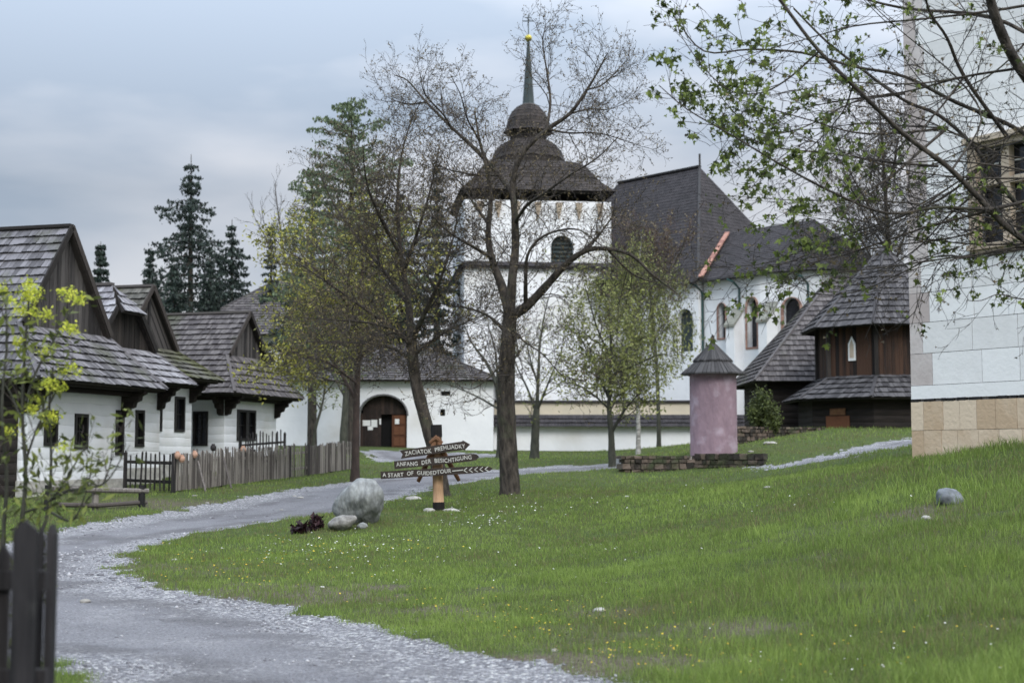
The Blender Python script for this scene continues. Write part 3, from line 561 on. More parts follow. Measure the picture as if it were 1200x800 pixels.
    if gable == 'boards':
        x = -hw
        while x < hw:
            w = random.uniform(.12, .2); a, b = x, min(x+w, hw); h = lambda q: (1-abs(q)/hw)*(zr-zs)
            ha, hb = h(a), h(b); gb.piece(); y0 = y + random.uniform(0, .025)
            top = [(a, min(ha, zj-zs)), (b, min(hb, zj-zs))]
            gb.hexa([(W/2+a+.006,y0,zs-.02),(W/2+b-.006,y0,zs-.02),(W/2+b-.006,y+.06,zs-.02),(W/2+a+.006,y+.06,zs-.02),(W/2+a+.006,y0,zs+top[0][1]),(W/2+b-.006,y0,zs+top[1][1]),(W/2+b-.006,y+.06,zs+top[1][1]),(W/2+a+.006,y+.06,zs+top[0][1])]); x += w
    else:     # diagonal boards meeting at a middle post
        gb.face([(W/2-hw, y+.05, zs), (W/2+hw, y+.05, zs), (W/2, y+.05, zr)])
        T = zr-zs; n = 15
        for sgn in (-1, 1):
            for k in range(n):
                # boards run parallel to the opposite verge
                f0, f1 = k/n, (k+.86)/n; gb.piece()
                A = Vector((W/2 + sgn*.03, y, zs + T*f0*.98)); B = Vector((W/2 + sgn*.03, y, zs + T*f1*.98))
                def foot(z0):   # descends outwards at the verge pitch until it meets base or stays inside
                    q = (z0 - zs)/T; return Vector((W/2 + sgn*hw*q*.98 + sgn*.03, y, zs)) if False else Vector((W/2 + sgn*min(hw*.98, hw*q*.98), y, zs))
                C0, C1_ = foot(A.z), foot(B.z)
                gb.face([A, B, C1_, C0]); 
        gb.piece(); gb.box(W/2-.06, W/2+.06, y-.03, y+.03, zs, zr-.1)
    obj('gable', gb, gm, t, True)
    for s in (-1, 1):
        vb = MB(); vb.bar((W/2+s*(hw+.02), vr-.02, zs+.02), (W/2+s*(0 if not jerk else jerk/slope), vr-.02, (zr if not jerk else zj)+.02), .05, .16)
        obj('verge_board', vb, 'dark_wood', t, True)
    return t
cottage('nearest white log cottage on the left, tall plank gable and steep grey shingle roof', (45,443), 33.5, 6.0, 10, 7.55, 4.85, 1.3,
        [(.72,1.18,1.22,2.0),(2.05,2.55,1.15,1.95),(4.0,4.3,1.0,2.1)], [], 'shingle', 'gable_wood', 'log cottages with shingle roofs', zg=.70, side_dark=True)
C2 = at(230,452,44.7); wv = Vector((.27,.963,0)).normalized()
def c1_from(C2, W): p = C2 - wv*W; return p
def px_of(p):
    d = p - Vector((0,0,CAMZ)); yy = d.y*ct + d.z*st; zz = -d.y*st + d.z*ct; return (600 + F*d.x/yy, 400 - F*zz/yy)
p = c1_from(C2, 5.0); cottage('white log cottage wedged behind the nearest one, clipped gable and silvery new shingles', px_of(p), p.y, 5.0, 9, 6.75, 4.85, 1.1,
        [(2.0,2.4,1.0,2.0)], [], 'shingle_light', 'dark_wood', 'log cottages with shingle roofs', jerk=.75, zg=.95, ze=C2.z)
C2 = at(262,447,50.2); p = c1_from(C2, 5.2); cottage('white log cottage with diagonal boards in its pointed gable and mossy shingles', px_of(p), p.y, 5.2, 8, 7.35, 5.3, 1.5,
        [(.9,1.5,1.35,2.5),(2.45,3.05,1.35,2.45)], [], 'shingle_moss', 'gable_wood', 'log cottages with shingle roofs', gable='diag', zg=1.15, ze=C2.z)
p = at(275,460,50.8); cottage('farthest white log cottage of the row, brown shingles and twin windows over the picket fence', (275,460), 50.8, 6.0, 8, 7.05, 5.35, 1.05,
        [(1.05,1.75,.95,2.0),(1.85,2.5,.95,2.0)], [(6.0,6.5,.75,1.9)], 'shingle_brown', 'gable_wood', 'log cottages with shingle roofs', zg=1.3)

# log rail in front of the nearest cottage
t = thing('log_rail', 'low weathered two-pole rail in front of the nearest cottage', 'rail', gv(115, 33))
mb = MB(); mb.tube([at(62,573,32.3), at(115,574,33), at(174,575,33.6)], [.07,.065,.06], 8); obj('upper_pole', mb, 'fence', t)
mb = MB(); mb.tube([at(66,591,32.3), at(115,592,33), at(172,588,33.6)], [.06,.055,.05], 8); obj('lower_pole', mb, 'fence', t)
for px_, Yp in ((61,32.3),(116,33.05),(170,33.55)):
    g = gv(px_, Yp, -.2); tp = at(px_, 568, Yp); mb = MB(); mb.tube([g, Vector((g.x, g.y, tp.z))], [.09,.08], 8); obj('post', mb, 'fence_dark' if px_ != 116 else 'fence', t)

# ------------------------------------------------------------------ picket fences
def pickets(label, path, h, step, w, m, mat_rail=None, tilt=.03, gapn=0, posts=(0,1), group='grey picket fences of the cottage gardens', hj=.08, zoff=0.04):
    pts = [gv(px_, Y_) for px_, Y_ in path]; t = thing('picket_fence', label, 'fence', pts[0], 0, group)
    pk = MB(); ra = MB(); tot = 0
    for A, B in zip(pts[:-1], pts[1:]):
        d = B - A; L = math.hypot(d.x, d.y); ux = Vector((d.x/L, d.y/L, 0)); nrm = Vector((ux.y, -ux.x, 0)); n = max(2, int(L/step))
        if nrm.y > 0: nrm = -nrm
        for k in range(n):
            s = (k+.5+random.uniform(-.12,.12))/n*L; x, y = A.x+ux.x*s, A.y+ux.y*s; z = float(gz(x, y)[0])
            hh = h*random.uniform(1-hj, 1+hj); ww = w*random.uniform(.75, 1.25); ti = random.gauss(0, tilt); th = .022
            b = Vector((x, y, z+zoff)) + nrm*.03; up = Vector((ux.x*ti, ux.y*ti, 1))
            a0 = b - ux*ww/2; a1 = b + ux*ww/2; top = hh - ww*.6
            P = [a0, a1, a1+up*top, b+up*hh, a0+up*top]; Q = [p_ + nrm*th for p_ in P]; pk.piece(); pk.face(P); pk.face(Q[::-1])
            for j in range(5): pk.face([P[j], P[(j+1)%5], Q[(j+1)%5], Q[j]])
        for f in (.28, .78): ra.bar(A + Vector((0,0,h*f)), B + Vector((0,0,h*f)), .05, .08)
    pk.rr = None; obj('picket_row', pk, m, t); obj('rail', ra, mat_rail or m, t)
    for A in pts:
        mb = MB(); mb.tube([A + Vector((0,0,-.2)), A + Vector((random.gauss(0,.02),0,h*1.04))], [.06,.05], 7); obj('post', mb, 'fence_dark', t)
    return t
pickets('thin dark picket fence right of the nearest cottage wall', [(150,38.2),(206,37.2)], .98, .17, .045, 'fence_dark')
pickets('crowded grey picket fence with clay pots along the road bend', [(206,37.2),(262,40.5),(300,44),(340,47.5)], .99, .075, .054, 'fence', tilt=.06, hj=.1)
pickets('open stretch of thin pickets between the two dense grey fences', [(341,47.7),(362,49.5)], 1.05, .16, .05, 'fence')
pickets('short dense grey picket fence ending at the gate lawn', [(363,49.6),(390,51),(417,52.6)], 1.02, .085, .065, 'fence', hj=.05)
pickets('thin pickets of the back garden fence below the twin windows', [(282,51.2),(335,53.6)], 1.3, .17, .05, 'fence_dark', zoff=.1)
for k, (a, b) in enumerate(((232,548),(262,545))):
    Yp = (38.6, 40.2)[k]; mb = MB(); g = gv(a+12, Yp-.7); mb.bar(g, at(a, b-8, Yp-.15), .045, .025)
    solo('leaning_prop', mb, 'fence', ('pale board propped against the grey fence below the leftmost pots', 'pale board propped against the grey fence further along the bend')[k], 'board', g, 'props leaning on the picket fence')
for k, (a, b, Y_, m_) in ((0,(208,533,37.2,'pot')),(1,(213,537,37.3,'pot')),(2,(228,532,38.4,'pot')),(3,(250,524,39.7,'fence_dark')),(5,(285,526,42.8,'pot'))):
    c = at(a, b, Y_); mb = MB(); mb.lathe([(.03,c.z-.10),(.065,c.z-.08),(.088,c.z-.02),(.078,c.z+.04),(.045,c.z+.075),(.055,c.z+.10)], 12, c.x, c.y)
    solo('clay_pot', mb, m_, ['peach clay jug upside down on the first dense picket','smaller peach jug just below the first one on the fence','peach clay jug on the third picket group of the bend fence','dark clay jug on the fence before the brown cottage','','peach jug on the fence left of the twin windows','farthest clay jug on the fence near the cottage corner'][k], 'pot', (c.x, c.y, c.z-.12), 'clay jugs hung on the picket fence', smooth=True)
# foreground fence at the left edge
t = thing('picket_fence', 'dark weathered plank fence end in the left foreground', 'fence', (-1.9, 5.6, 0))
for k, (a0, a1, tp, Y_) in enumerate(((-36,-8,622,5.35),(-4,11,640,5.45),(15,43,611,5.35),(44.5,51,618,5.62),(54,62,616,5.60),(-70,-40,615,5.35),(-104,-75,618,5.35),(-138,-109,613,5.35),(-172,-143,617,5.35),(-206,-177,615,5.35),(-240,-211,619,5.35),(-274,-245,614,5.35),(-308,-279,616,5.35),(-342,-313,618,5.35),(-376,-347,614,5.35),(-410,-381,617,5.35))):
    A = at(a0, tp+10, Y_); B = at(a1, tp+10, Y_); T = at((a0+a1)/2, tp-2, Y_); mb = MB(); d = .024 if k != 4 else .07
    P = [Vector((A.x,Y_,-.05)), Vector((B.x,Y_,-.05)), B, T + Vector((0,0,0)), A]; Q = [q + Vector((0,d,0)) for q in P]
    mb.face(P[::1]); mb.face(Q[::-1])
    for j in range(5): mb.face([P[j], Q[j], Q[(j+1)%5], P[(j+1)%5]])
    obj('post' if k == 4 else 'picket', mb, 'fence_dark', t)
for py_ in (679, 793):
    a = at(-415, py_, 5.40); b = at(60, py_-1, 5.5); mb = MB(); mb.bar(a + Vector((0,.035,0)), Vector((b.x, a.y+.05, b.z)), .04, .07); obj('rail', mb, 'fence_dark', t)

# ------------------------------------------------------------------ gatehouse, manor roof, enclosure walls
def hiproof(root, x0, x1, y0, y1, ze, zr, m, hip=None, ov=.5, course=.34, plank=.16, cap='dark_wood', name='roof'):
    """hip roof in local coordinates of root, ridge along x"""
    x0 -= ov; x1 += ov; y0 -= ov; y1 += ov; Wd = y1-y0; h = hip if hip is not None else Wd/2; rf = MB(); dk = MB(); s = math.hypot(Wd/2, zr-ze)
    shingles(rf, (x0,y0,ze), (1,0,0), (0,Wd/2,zr-ze), s, ([0,s],[0,h]), ([0,s],[x1-x0,x1-x0-h]), course, plank, deck=dk)
    shingles(rf, (x0,y1,ze), (1,0,0), (0,-Wd/2,zr-ze), s, ([0,s],[0,h]), ([0,s],[x1-x0,x1-x0-h]), course, plank, deck=dk)
    s2 = math.hypot(h, zr-ze)
    shingles(rf, (x0,y0,ze), (0,1,0), (h,0,zr-ze), s2, ([0,s2],[0,Wd/2]), ([0,s2],[Wd,Wd/2]), course, plank, deck=dk)
    shingles(rf, (x1,y0,ze), (0,1,0), (-h,0,zr-ze), s2, ([0,s2],[0,Wd/2]), ([0,s2],[Wd,Wd/2]), course, plank, deck=dk)
    c = MB(); ym = (y0+y1)/2; c.bar((x0+h,ym,zr+.05),(x1-h,ym,zr+.05), .2, .1)
    for a, b in (((x0,y0),(x0+h,ym)),((x0,y1),(x0+h,ym)),((x1,y0),(x1-h,ym)),((x1,y1),(x1-h,ym))): c.bar((*a,ze+.05),(*b,zr+.04), .14, .08)
    r = obj(name, rf, m, root, True); obj('roof_deck', dk, 'dark_wood', r, True); obj('ridge_cap', c, m, r, True); return r
GY = 80.
gx = lambda px_, Y_=GY: (px_-600)/F*Y_/ct*1.0
x0, x1 = gx(300), gx(578); zb = at(500, 525, GY).z; t = thing('gatehouse', 'long white gatehouse with an arched wooden gate and dark shingle roof', 'building', (x0, GY, zb))
def lz(py_, Y_=GY): return at(500, py_, Y_).z - zb
mb = MB(); A0, A1 = gx(422)-x0, gx(477.5)-x0
hole = arch(A0, A1, lz(525), lz(487), 14)
# flatten arch to the crown seen
cx = (A0+A1)/2; hole = [(a, lz(487) + (b-lz(487))*((lz(463)-lz(487))/((A1-A0)/2)) if b > lz(487) else b) for a, b in hole]
wx0, wx1 = gx(516)-x0, gx(522)-x0; sl0, sl1 = gx(517)-x0, gx(528)-x0
W_ = x1-x0; win = rect(wx0, wx1, lz(487), lz(479))
wall(mb, (0,0,-.6), (1,0,0), (0,0,1), [(0,0),(A0-.01,0),(A0-.01,.59),(A1+.01,.59),(A1+.01,0),(W_,0),(W_,lz(446)+.6),(0,lz(446)+.6)], [[(a,b+.6) for a,b in hole],[(a,b+.6) for a,b in win],rect(sl0,sl1,lz(463.5)+.6,lz(458)+.6)], (0,.45,0))
mb.face([(W_,0,-.6),(W_,9,-.6),(W_,9,lz(446)),(W_,0,lz(446))]); mb.face([(0,0,-.6),(0,9,-.6),(0,9,lz(446)),(0,0,lz(446))])
obj('wall', mb, 'plaster', t, True)
ins = MB(); ins.box(A0-.5, A1+.5, .75, .8, -.5, lz(460)); ins.box(wx0-.2,wx1+.2,.46,.48,lz(490),lz(476)); ins.box(sl0-.2,sl1+.2,.46,.48,lz(466),lz(455)); obj('interior', ins, 'black', t, True)
dl = gx(447)-x0; dr = gx(459.5)-x0; lt = lz(485)
door = MB(); x = A0
def archz(x_): q = (x_-cx)/((A1-A0)/2); return lz(487) + (lz(463)-lz(487))*math.sqrt(max(0, 1-q*q))
while x < dl-.02: w = min(.17, dl-x); door.piece(); door.box(x, x+w-.01, .40, .46, 0, max(lt, min(archz(x+.01), archz(x+w)))); x += w
while x < A1: w = .17; door.piece(); door.box(x, x+w-.01, .40, .46, lt, max(lt+.05, min(archz(x+.01), archz(min(A1, x+w))))); x += w
obj('door', door, 'door_dark', t, True)
d2 = MB(); d2.piece(.3); d2.box(dr, A1-.08, .30, .37, 0, lt-.05)
d2.piece(.9)
for a in (0, 1):
    for b in range(3): xx = dr+.12+a*(A1-dr-.2)*.47; d2.box(xx, xx+(A1-dr)*.33, .27, .302, .15+b*lt*.32, .15+b*lt*.32+lt*.24)
dd = obj('door', d2, 'door_brown', t, True); dd['label'] = 'open brown panelled gate leaf'
for (a, b, c_, d_, yy) in ((425,434,492,498.5,.385),(435,442,491.5,500,.384),(431,437,499,503.5,.386),(444.5,446.5,490,497,.383),(463,468,490.5,496.5,.255)):
    mb = MB(); mb.box(gx(a)-x0, gx(b)-x0, yy, yy+.012, lz(d_), lz(c_)); obj('notice', mb, 'paper', t, True)
stp = MB(); stp.box(A0-.1, A1+.1, -1.0, .4, -.5, -.02); stp.box(A0-.5, A1+.5, -1.8, -1.0, -.6, -.2); obj('step', stp, 'rubble', t, True)
tr = MB()
for k in range(14):
    a0 = math.pi*k/14; a1 = math.pi*(k+1)/14; rx = (A1-A0)/2; rz = lz(463)-lz(487)
    for (ra, rb) in ((1.0, 1.07),):
        P = [(cx+rx*ra*math.cos(a0), lz(487)+rz*ra*math.sin(a0)), (cx+rx*rb*math.cos(a0), lz(487)+rz*rb*math.sin(a0)), (cx+rx*rb*math.cos(a1), lz(487)+rz*rb*math.sin(a1)), (cx+rx*ra*math.cos(a1), lz(487)+rz*ra*math.sin(a1))]
        tr.hexa([(p_[0],-.03,p_[1]) for p_ in P] + [(p_[0],.1,p_[1]) for p_ in P])
obj('arch_surround', tr, 'joint', t, True)
hiproof(t, 0, W_, 0, 9, lz(446), lz(398), 'shingle_brown', ov=.5)
# big hipped manor roof behind the cottages
MY = 96.; mb = MB(); xa, xb = gx(208, MY), gx(470, MY); zb2 = 2.6; t = thing('manor_house', 'large building behind the cottages under a broad dark hipped shingle roof', 'building', (xa, MY, zb2))
zz = lambda py_: at(500, py_, MY).z - zb2
mb.box(.5, xb-xa-.5, .5, 13.5, -.5, zz(392)); obj('wall', mb, 'plaster', t, True)
hiproof(t, .3, xb-xa-.3, .3, 13.7, zz(392), zz(306), 'shingle_brown', ov=.6, hip=6.6, course=.36, plank=.2)
for q in range(4):
    mb = MB(); mb.box(2.5+q*3.2, 3.3+q*3.2, .44, .5, zz(430), zz(412)); obj('window', mb, 'pane', t, True)

def coping(mb, x0, x1, y0, y1, z0, z1, course=.3):
    L = x1-x0; s = math.hypot((y1-y0)/2, z1-z0)
    shingles(mb, (x0,y0,z0), (1,0,0), (0,(y1-y0)/2,z1-z0), s, ([0,s],[0,0]), ([0,s],[L,L]), course, .2)
    shingles(mb, (x0,y1,z0), (1,0,0), (0,-(y1-y0)/2,z1-z0), s, ([0,s],[0,0]), ([0,s],[L,L]), course, .2)
EY = 82.; xa, xb = gx(576, EY)+.05, gx(905, EY); t = thing('enclosure_wall', 'white churchyard wall under a dark shingle coping', 'wall', (xa, EY, 2.0)); zz = lambda py_: at(500, py_, EY).z - 2.0
mb = MB(); mb.box(0, xb-xa, .25, .95, -1, zz(496)); obj('wall', mb, 'plaster', t, True)
mb = MB(); coping(mb, 0, xb-xa, -.15, 1.35, zz(500), zz(485.5)); obj('coping', mb, 'shingle_dark', t, True)
BY = 84.5; xa, xb = gx(570, BY), gx(895, BY); t = thing('inner_wall', 'beige wall showing above the white churchyard wall', 'wall', (xa, BY, 2.0)); zz = lambda py_: at(500, py_, BY).z - 2.0
mb = MB(); mb.box(0, xb-xa, 0, .5, -1, zz(471.5)); obj('wall', mb, 'beige', t, True)
mb = MB(); mb.box(-.1, xb-xa+.1, -.15, .65, zz(471.3), zz(469)); obj('coping', mb, 'shingle_dark', t, True)

# ------------------------------------------------------------------ church
d = Vector((.66,-.7513,0)); pn_ = Vector((.7513,.66,0)); E1 = at(818, 328, 85.); zg0 = 1.8
ch = thing('church', 'white fortified church with shingled tower, steep dark nave roof and lower chancel', 'church', (E1.x, E1.y, zg0))
up = Vector((0,0,1)); ZE = E1.z
def cp(s, q, z): return Vector((E1.x, E1.y, 0)) + d*s + pn_*q + up*z       # s east, q across, z height
WN = 12.; LN = 17.5; HIP = 5.; ZR = at(822,196,92.7).z
inn = .4
mb = MB(); nh = []
s_from_px = lambda px_, q=0.: (lambda u: (u*(E1.y+pn_.y*q) - (E1.x+pn_.x*q))/(d.x - u*d.y))((px_-600)/F/ct)
def zat(px_, py_, q=0.): s = s_from_px(px_, q); return at(px_, py_, E1.y + d.y*s + pn_.y*q).z
q0 = .35
a = LN + s_from_px(793, q0); b = LN + s_from_px(812, q0)
holes = [arch(a, b, zat(802,412,q0)-zg0+1, zat(802,374,q0)-zg0+1, 8)]
wall(mb, cp(-LN, q0, zg0-1), d, up, rect(0, LN-.3, 0, ZE-zg0+1.2), holes, pn_*.5)
mb.face([cp(-.3,q0,zg0-1), cp(-.3,WN-q0,zg0-1), cp(-.3,WN-q0,ZE+.2), cp(-.3,q0,ZE+.2)]); mb.face([cp(-LN,q0,zg0-1), cp(-LN,WN-q0,zg0-1), cp(-LN,WN-q0,ZE+.2), cp(-LN,q0,ZE+.2)]); mb.face([cp(-LN,WN-q0,zg0-1), cp(-.3,WN-q0,zg0-1), cp(-.3,WN-q0,ZE+.2), cp(-LN,WN-q0,ZE+.2)])
obj('nave_wall', mb, 'plaster', ch)
fr = MB(); fr.obox(cp(-LN+a-.1, q0+.42, zat(802,413,q0)), d*(b-a+.2), pn_*.05, up*5); wn = obj('window', fr, 'olive_leaves' if False else 'spire', ch)
rf = MB(); dk = MB(); s1 = math.hypot(WN/2, ZR-ZE); s2 = math.hypot(HIP, ZR-ZE)
shingles(rf, cp(0,0,ZE), -d, (cp(0,WN/2,ZR)-cp(0,0,ZE)), s1, ([0,s1],[0,HIP]), ([0,s1],[LN,LN-HIP]), .28, .20, .03, deck=dk)
shingles(rf, cp(0,WN,ZE), -d, (cp(0,WN/2,ZR)-cp(0,WN,ZE)), s1, ([0,s1],[0,HIP]), ([0,s1],[LN,LN-HIP]), .28, .20, .03, deck=dk)
shingles(rf, cp(0,0,ZE), pn_, (cp(-HIP,0,ZR)-cp(0,0,ZE)), s2, ([0,s2],[0,WN/2]), ([0,s2],[WN,WN/2]), .28, .20, .03, deck=dk)
shingles(rf, cp(-LN,0,ZE), pn_, (cp(-LN+HIP,0,ZR)-cp(-LN,0,ZE)), s2, ([0,s2],[0,WN/2]), ([0,s2],[WN,WN/2]), .28, .20, .03, deck=dk)
nr = obj('nave_roof', rf, 'shingle_dark', ch)
obj('roof_deck', dk, 'dark_wood', nr)
cpn = MB(); cpn.bar(cp(-HIP,WN/2,ZR+.06), cp(-LN+HIP,WN/2,ZR+.06), .3, .14); cpn.bar(cp(-HIP,WN/2,ZR), cp(-HIP,WN/2,ZR+.9), .12); cpn.bar(cp(0,0,ZE+.06), cp(-HIP,WN/2,ZR+.04), .16, .1); obj('ridge_cap', cpn, 'frame', ch)
# chancel: straight bay and three-sided apse
qc0, qc1 = .3, 11.2; SC_ = s_from_px(890, qc0); ZC = ZE + .0; ZCR = at(868,262,88.).z - .2; qm = (qc0+qc1)/2
ci = .45
foot = [(-.2, qc0), (SC_, qc0), (SC_+3.5, qc0+1.5), (SC_+4.8, qc0+3.6), (SC_+4.8, qc1-3.6), (SC_+3.5, qc1-1.5), (SC_, qc1), (-.2, qc1)]
bz = zg0-1; cc = cp(1, qm, 0)
fp = [cp(*foot[0], 0) + pn_*ci] + [cp(q_[0], q_[1], 0) + (cc - cp(q_[0], q_[1], 0)).normalized()*ci*1.05 for q_ in foot[1:-1]] + [cp(*foot[-1], 0) - pn_*ci]
def t_px(P0, u_, px_): k = (px_-600)/F/ct; return (k*P0.y-P0.x)/(u_.x-k*u_.y)
wins = {0: [(842,850.5,396,355),(876,887.5,407,349)], 1: [(919,938,402,349)]}
mb = MB(); wparts = []
for j in range(len(fp)-1):
    P0, P1 = fp[j], fp[j+1]; u_ = (P1-P0); L_ = u_.length; u_.normalize(); inn_ = Vector((-u_.y, u_.x, 0)); inn_ = inn_ if inn_.dot(cc-P0) > 0 else -inn_; hs_ = []
    for (x0_, x1_, pb, pt) in wins.get(j, []):
        t0_, t1_ = t_px(P0, u_, x0_), t_px(P0, u_, x1_); zb_ = at((x0_+x1_)/2, pb, (P0+u_*t0_).y).z; zt_ = at((x0_+x1_)/2, pt, (P0+u_*t0_).y).z - (t1_-t0_)/2*1.35
        hs_.append(arch(t0_, t1_, zb_-bz, zt_-bz, 10, True)); wparts.append((P0, u_, inn_, t0_, t1_, zb_, zt_))
    wall(mb, P0+up*bz, u_, up, rect(0, L_, 0, ZC-bz+.2), hs_, inn_*.7)
obj('chancel_wall', mb, 'plaster', ch)
for (P0, u_, inn_, a_, b_, c_, e_) in wparts:
    g = MB(); pl_ = [(p_[0], p_[1]) for p_ in arch(a_, b_, c_, e_, 10, True)]; pl2 = [((p_[0]-(a_+b_)/2)*1.36+(a_+b_)/2, c_-.12+(p_[1]-c_)*1.06) for p_ in pl_]
    for j in range(len(pl_)):
        P1, P2, Q1, Q2 = pl_[j], pl_[(j+1)%len(pl_)], pl2[j], pl2[(j+1)%len(pl_)]
        m_ = 5 if abs(P2[1]-P1[1]) > 1.5 else 1
        for v_ in range(m_):
            g.piece(); L_ = lambda A_, B_, t_: (A_[0]+(B_[0]-A_[0])*t_, A_[1]+(B_[1]-A_[1])*t_)
            a1, a2, b1, b2 = L_(P1,P2,v_/m_), L_(P1,P2,(v_+.94)/m_), L_(Q1,Q2,v_/m_), L_(Q1,Q2,(v_+.94)/m_)
            pr = lambda z_, dq: P0 + u_*z_[0] + up*z_[1] + inn_*dq; g.hexa([pr(a1,-.04),pr(a2,-.04),pr(b2,-.04),pr(b1,-.04),pr(a1,.12),pr(a2,.12),pr(b2,.12),pr(b1,.12)])
    g.rr = None; w_ = obj('window', g, 'pinkstone', ch)
    pmb = MB(); pmb.face([P0 + u_*p_[0] + up*p_[1] + inn_*.45 for p_ in pl_]); obj('pane', pmb, 'pane', w_)
rf = MB(); dk = MB(); cs = Vector((cp(SC_-.2, qm, ZCR)))
sA = math.hypot(qm-qc0, ZCR-ZC); zat_hip = (ZCR-ZE)/(ZR-ZE)*HIP
shingles(rf, cp(0,qc0,ZC+.05), d, (cp(0,qm,ZCR)-cp(0,qc0,ZC)), sA, ([0,sA],[0,-zat_hip]), ([0,sA],[SC_,SC_]), .28, .20, .03, deck=dk)
shingles(rf, cp(0,qc1,ZC+.05), d, (cp(0,qm,ZCR)-cp(0,qc1,ZC)), sA, ([0,sA],[0,-zat_hip]), ([0,sA],[SC_,SC_]), .28, .20, .03, deck=dk)
apx = cp(SC_, qm, ZCR)
for (sa, qa), (sb, qb) in zip(foot[1:-2], foot[2:-1]):
    A, B = cp(sa,qa,ZC+.05), cp(sb,qb,ZC+.05); U_ = (B-A); Lh = U_.length; U_.normalize(); t_ = (apx-A).dot(U_); Vv = apx - (A+U_*t_); s_ = Vv.length
    shingles(rf, A, U_, Vv, s_, ([0,s_],[0,t_]), ([0,s_],[Lh,t_]), .28, .20, .03, deck=dk)
r_ = obj('chancel_roof', rf, 'shingle_dark', ch)
obj('roof_deck', dk, 'dark_wood', r_)
te = MB(); A = cp(.15,-.05,ZE-.1); B = cp(-zat_hip+.1, qm-.6, ZCR-.35); n = 26
for k in range(n):
    p_ = A.lerp(B, k/n); q_ = A.lerp(B, (k+.9)/n); te.piece(); te.bar(p_+up*.26+d*.1, q_+up*.30+d*.1,   .28, .10)
te.rr = None; obj('tile_edging', te, 'red_tile', ch)
gt = MB(); gt.tube([cp(-LN+8,-.1,ZE-.12), cp(-.1,-.1,ZE-.12)], [.09,.09], 6); gt.tube([cp(.2,qc0-.1,ZC-.08), cp(SC_,qc0-.1,ZC-.08)], [.09,.09], 6); obj('gutter', gt, 'frame', ch)
for px_ in (823.5, 867, 948):
    q = qc0+ci-.12 + (0 if px_ < 900 else (s_from_px(px_, qc0+1.2)-SC_)*.43); s_ = s_from_px(px_, q); mb = MB(); mb.tube([cp(s_-.5, q-.5, ZC-.15), cp(s_-.15, q-.4, ZC-.3), cp(s_, q, ZC-.7), cp(s_, q, zg0)], [.07]*4, 6); obj('downpipe', mb, 'copper', ch)
for (px0, px1, pt) in ((852,861,364),(890,900,358)):
    q = qc0+ci; s0, s1_ = s_from_px(px0, q-.8), s_from_px(px1, q-.8); s1_ = s0+.62; zt1 = zat(px1, pt, q); z2 = zt1-1.0
    mb = MB(); mb.hexa([cp(s0,q-.9,bz),cp(s1_,q-.9,bz),cp(s1_,q+.1,bz),cp(s0,q+.1,bz),cp(s0,q-.9,z2),cp(s1_,q-.9,z2),cp(s1_,q+.1,zt1),cp(s0,q+.1,zt1)]); bt = obj('buttress', mb, 'plaster', ch)
    c2 = MB(); c2.hexa([cp(s0-.1,q-1.0,z2-.05),cp(s1_+.1,q-1.0,z2-.05),cp(s1_+.1,q+.02,zt1+.05),cp(s0-.1,q+.02,zt1+.05),cp(s0-.1,q-1.0,z2+.1),cp(s1_+.1,q-1.0,z2+.1),cp(s1_+.1,q+.02,zt1+.2),cp(s0-.1,q+.02,zt1+.2)]); obj('buttress_cap', c2, 'capstone', ch)
# small hipped roof where tower meets nave
c_ = at(711, 330, 88.5); mb = MB(); dk = MB(); s_ = 1.2
for a_ in range(4):
    an = a_*math.pi/2 + .15; ux = Vector((math.cos(an), math.sin(an), 0)); nx = Vector((-ux.y, ux.x, 0)); A = c_ - ux*.75 - nx*.75; Vv = nx*.75 + up*.85; L_ = Vv.length
    shingles(mb, A, ux, Vv, L_, ([0,L_],[0,.75]), ([0,L_],[1.5,.75]), .3, .2, deck=dk)
tb = MB(); tb.lathe([(.35,c_.z-1.0),(.6,c_.z-.6),(.62,c_.z)], 8, c_.x, c_.y); t2 = obj('turret', tb, 'dark_wood', ch); obj('turret_roof', mb, 'shingle_dark', ch)
# tower
TY = 90.; tdir = Vector((1,.12,0)).normalized(); tn = Vector((-tdir.y, tdir.x, 0)); TR = at(716, 240, TY); TW = 9.4
T0 = Vector((TR.x, TR.y, 0)) - tdir*TW
def tp_(a_, b_, z_): return T0 + tdir*a_ + tn*b_ + up*z_
tz = lambda px_, py_: at(px_, py_, TY).z
ta = lambda px_: ((Vector((gx(px_, TY), TY, 0)) - T0).dot(tdir))
ZT = tz(640, 237); mb = MB(); lo = [arch(ta(644.5), ta(671.5), tz(650,312)-bz, tz(650,290)-bz, 10)]
wall(mb, tp_(0,0,bz), tdir, up, rect(0, TW, 0, ZT-bz), lo, tn*.5)
for A, B in (((0,0),(0,TW)),((TW,0),(TW,TW)),((0,TW),(TW,TW))): mb.face([tp_(*A,bz), tp_(*B,bz), tp_(*B,ZT), tp_(*A,ZT)])
obj('tower_wall', mb, 'plaster', ch)
lv = MB(); z = tz(650,312)
while z < tz(650,280): lv.piece(); lv.obox(tp_(ta(644), .3, z), tdir*(ta(672)-ta(644)), tn*.12+up*.1, up*.05); z += .28
lv.rr = None; lv.obox(tp_(ta(643), .44, tz(650,313)), tdir*(ta(673)-ta(643)), tn*.03, up*2.8); obj('louvre', lv, 'spire', ch)
mb = MB(); zc = tz(650,314)
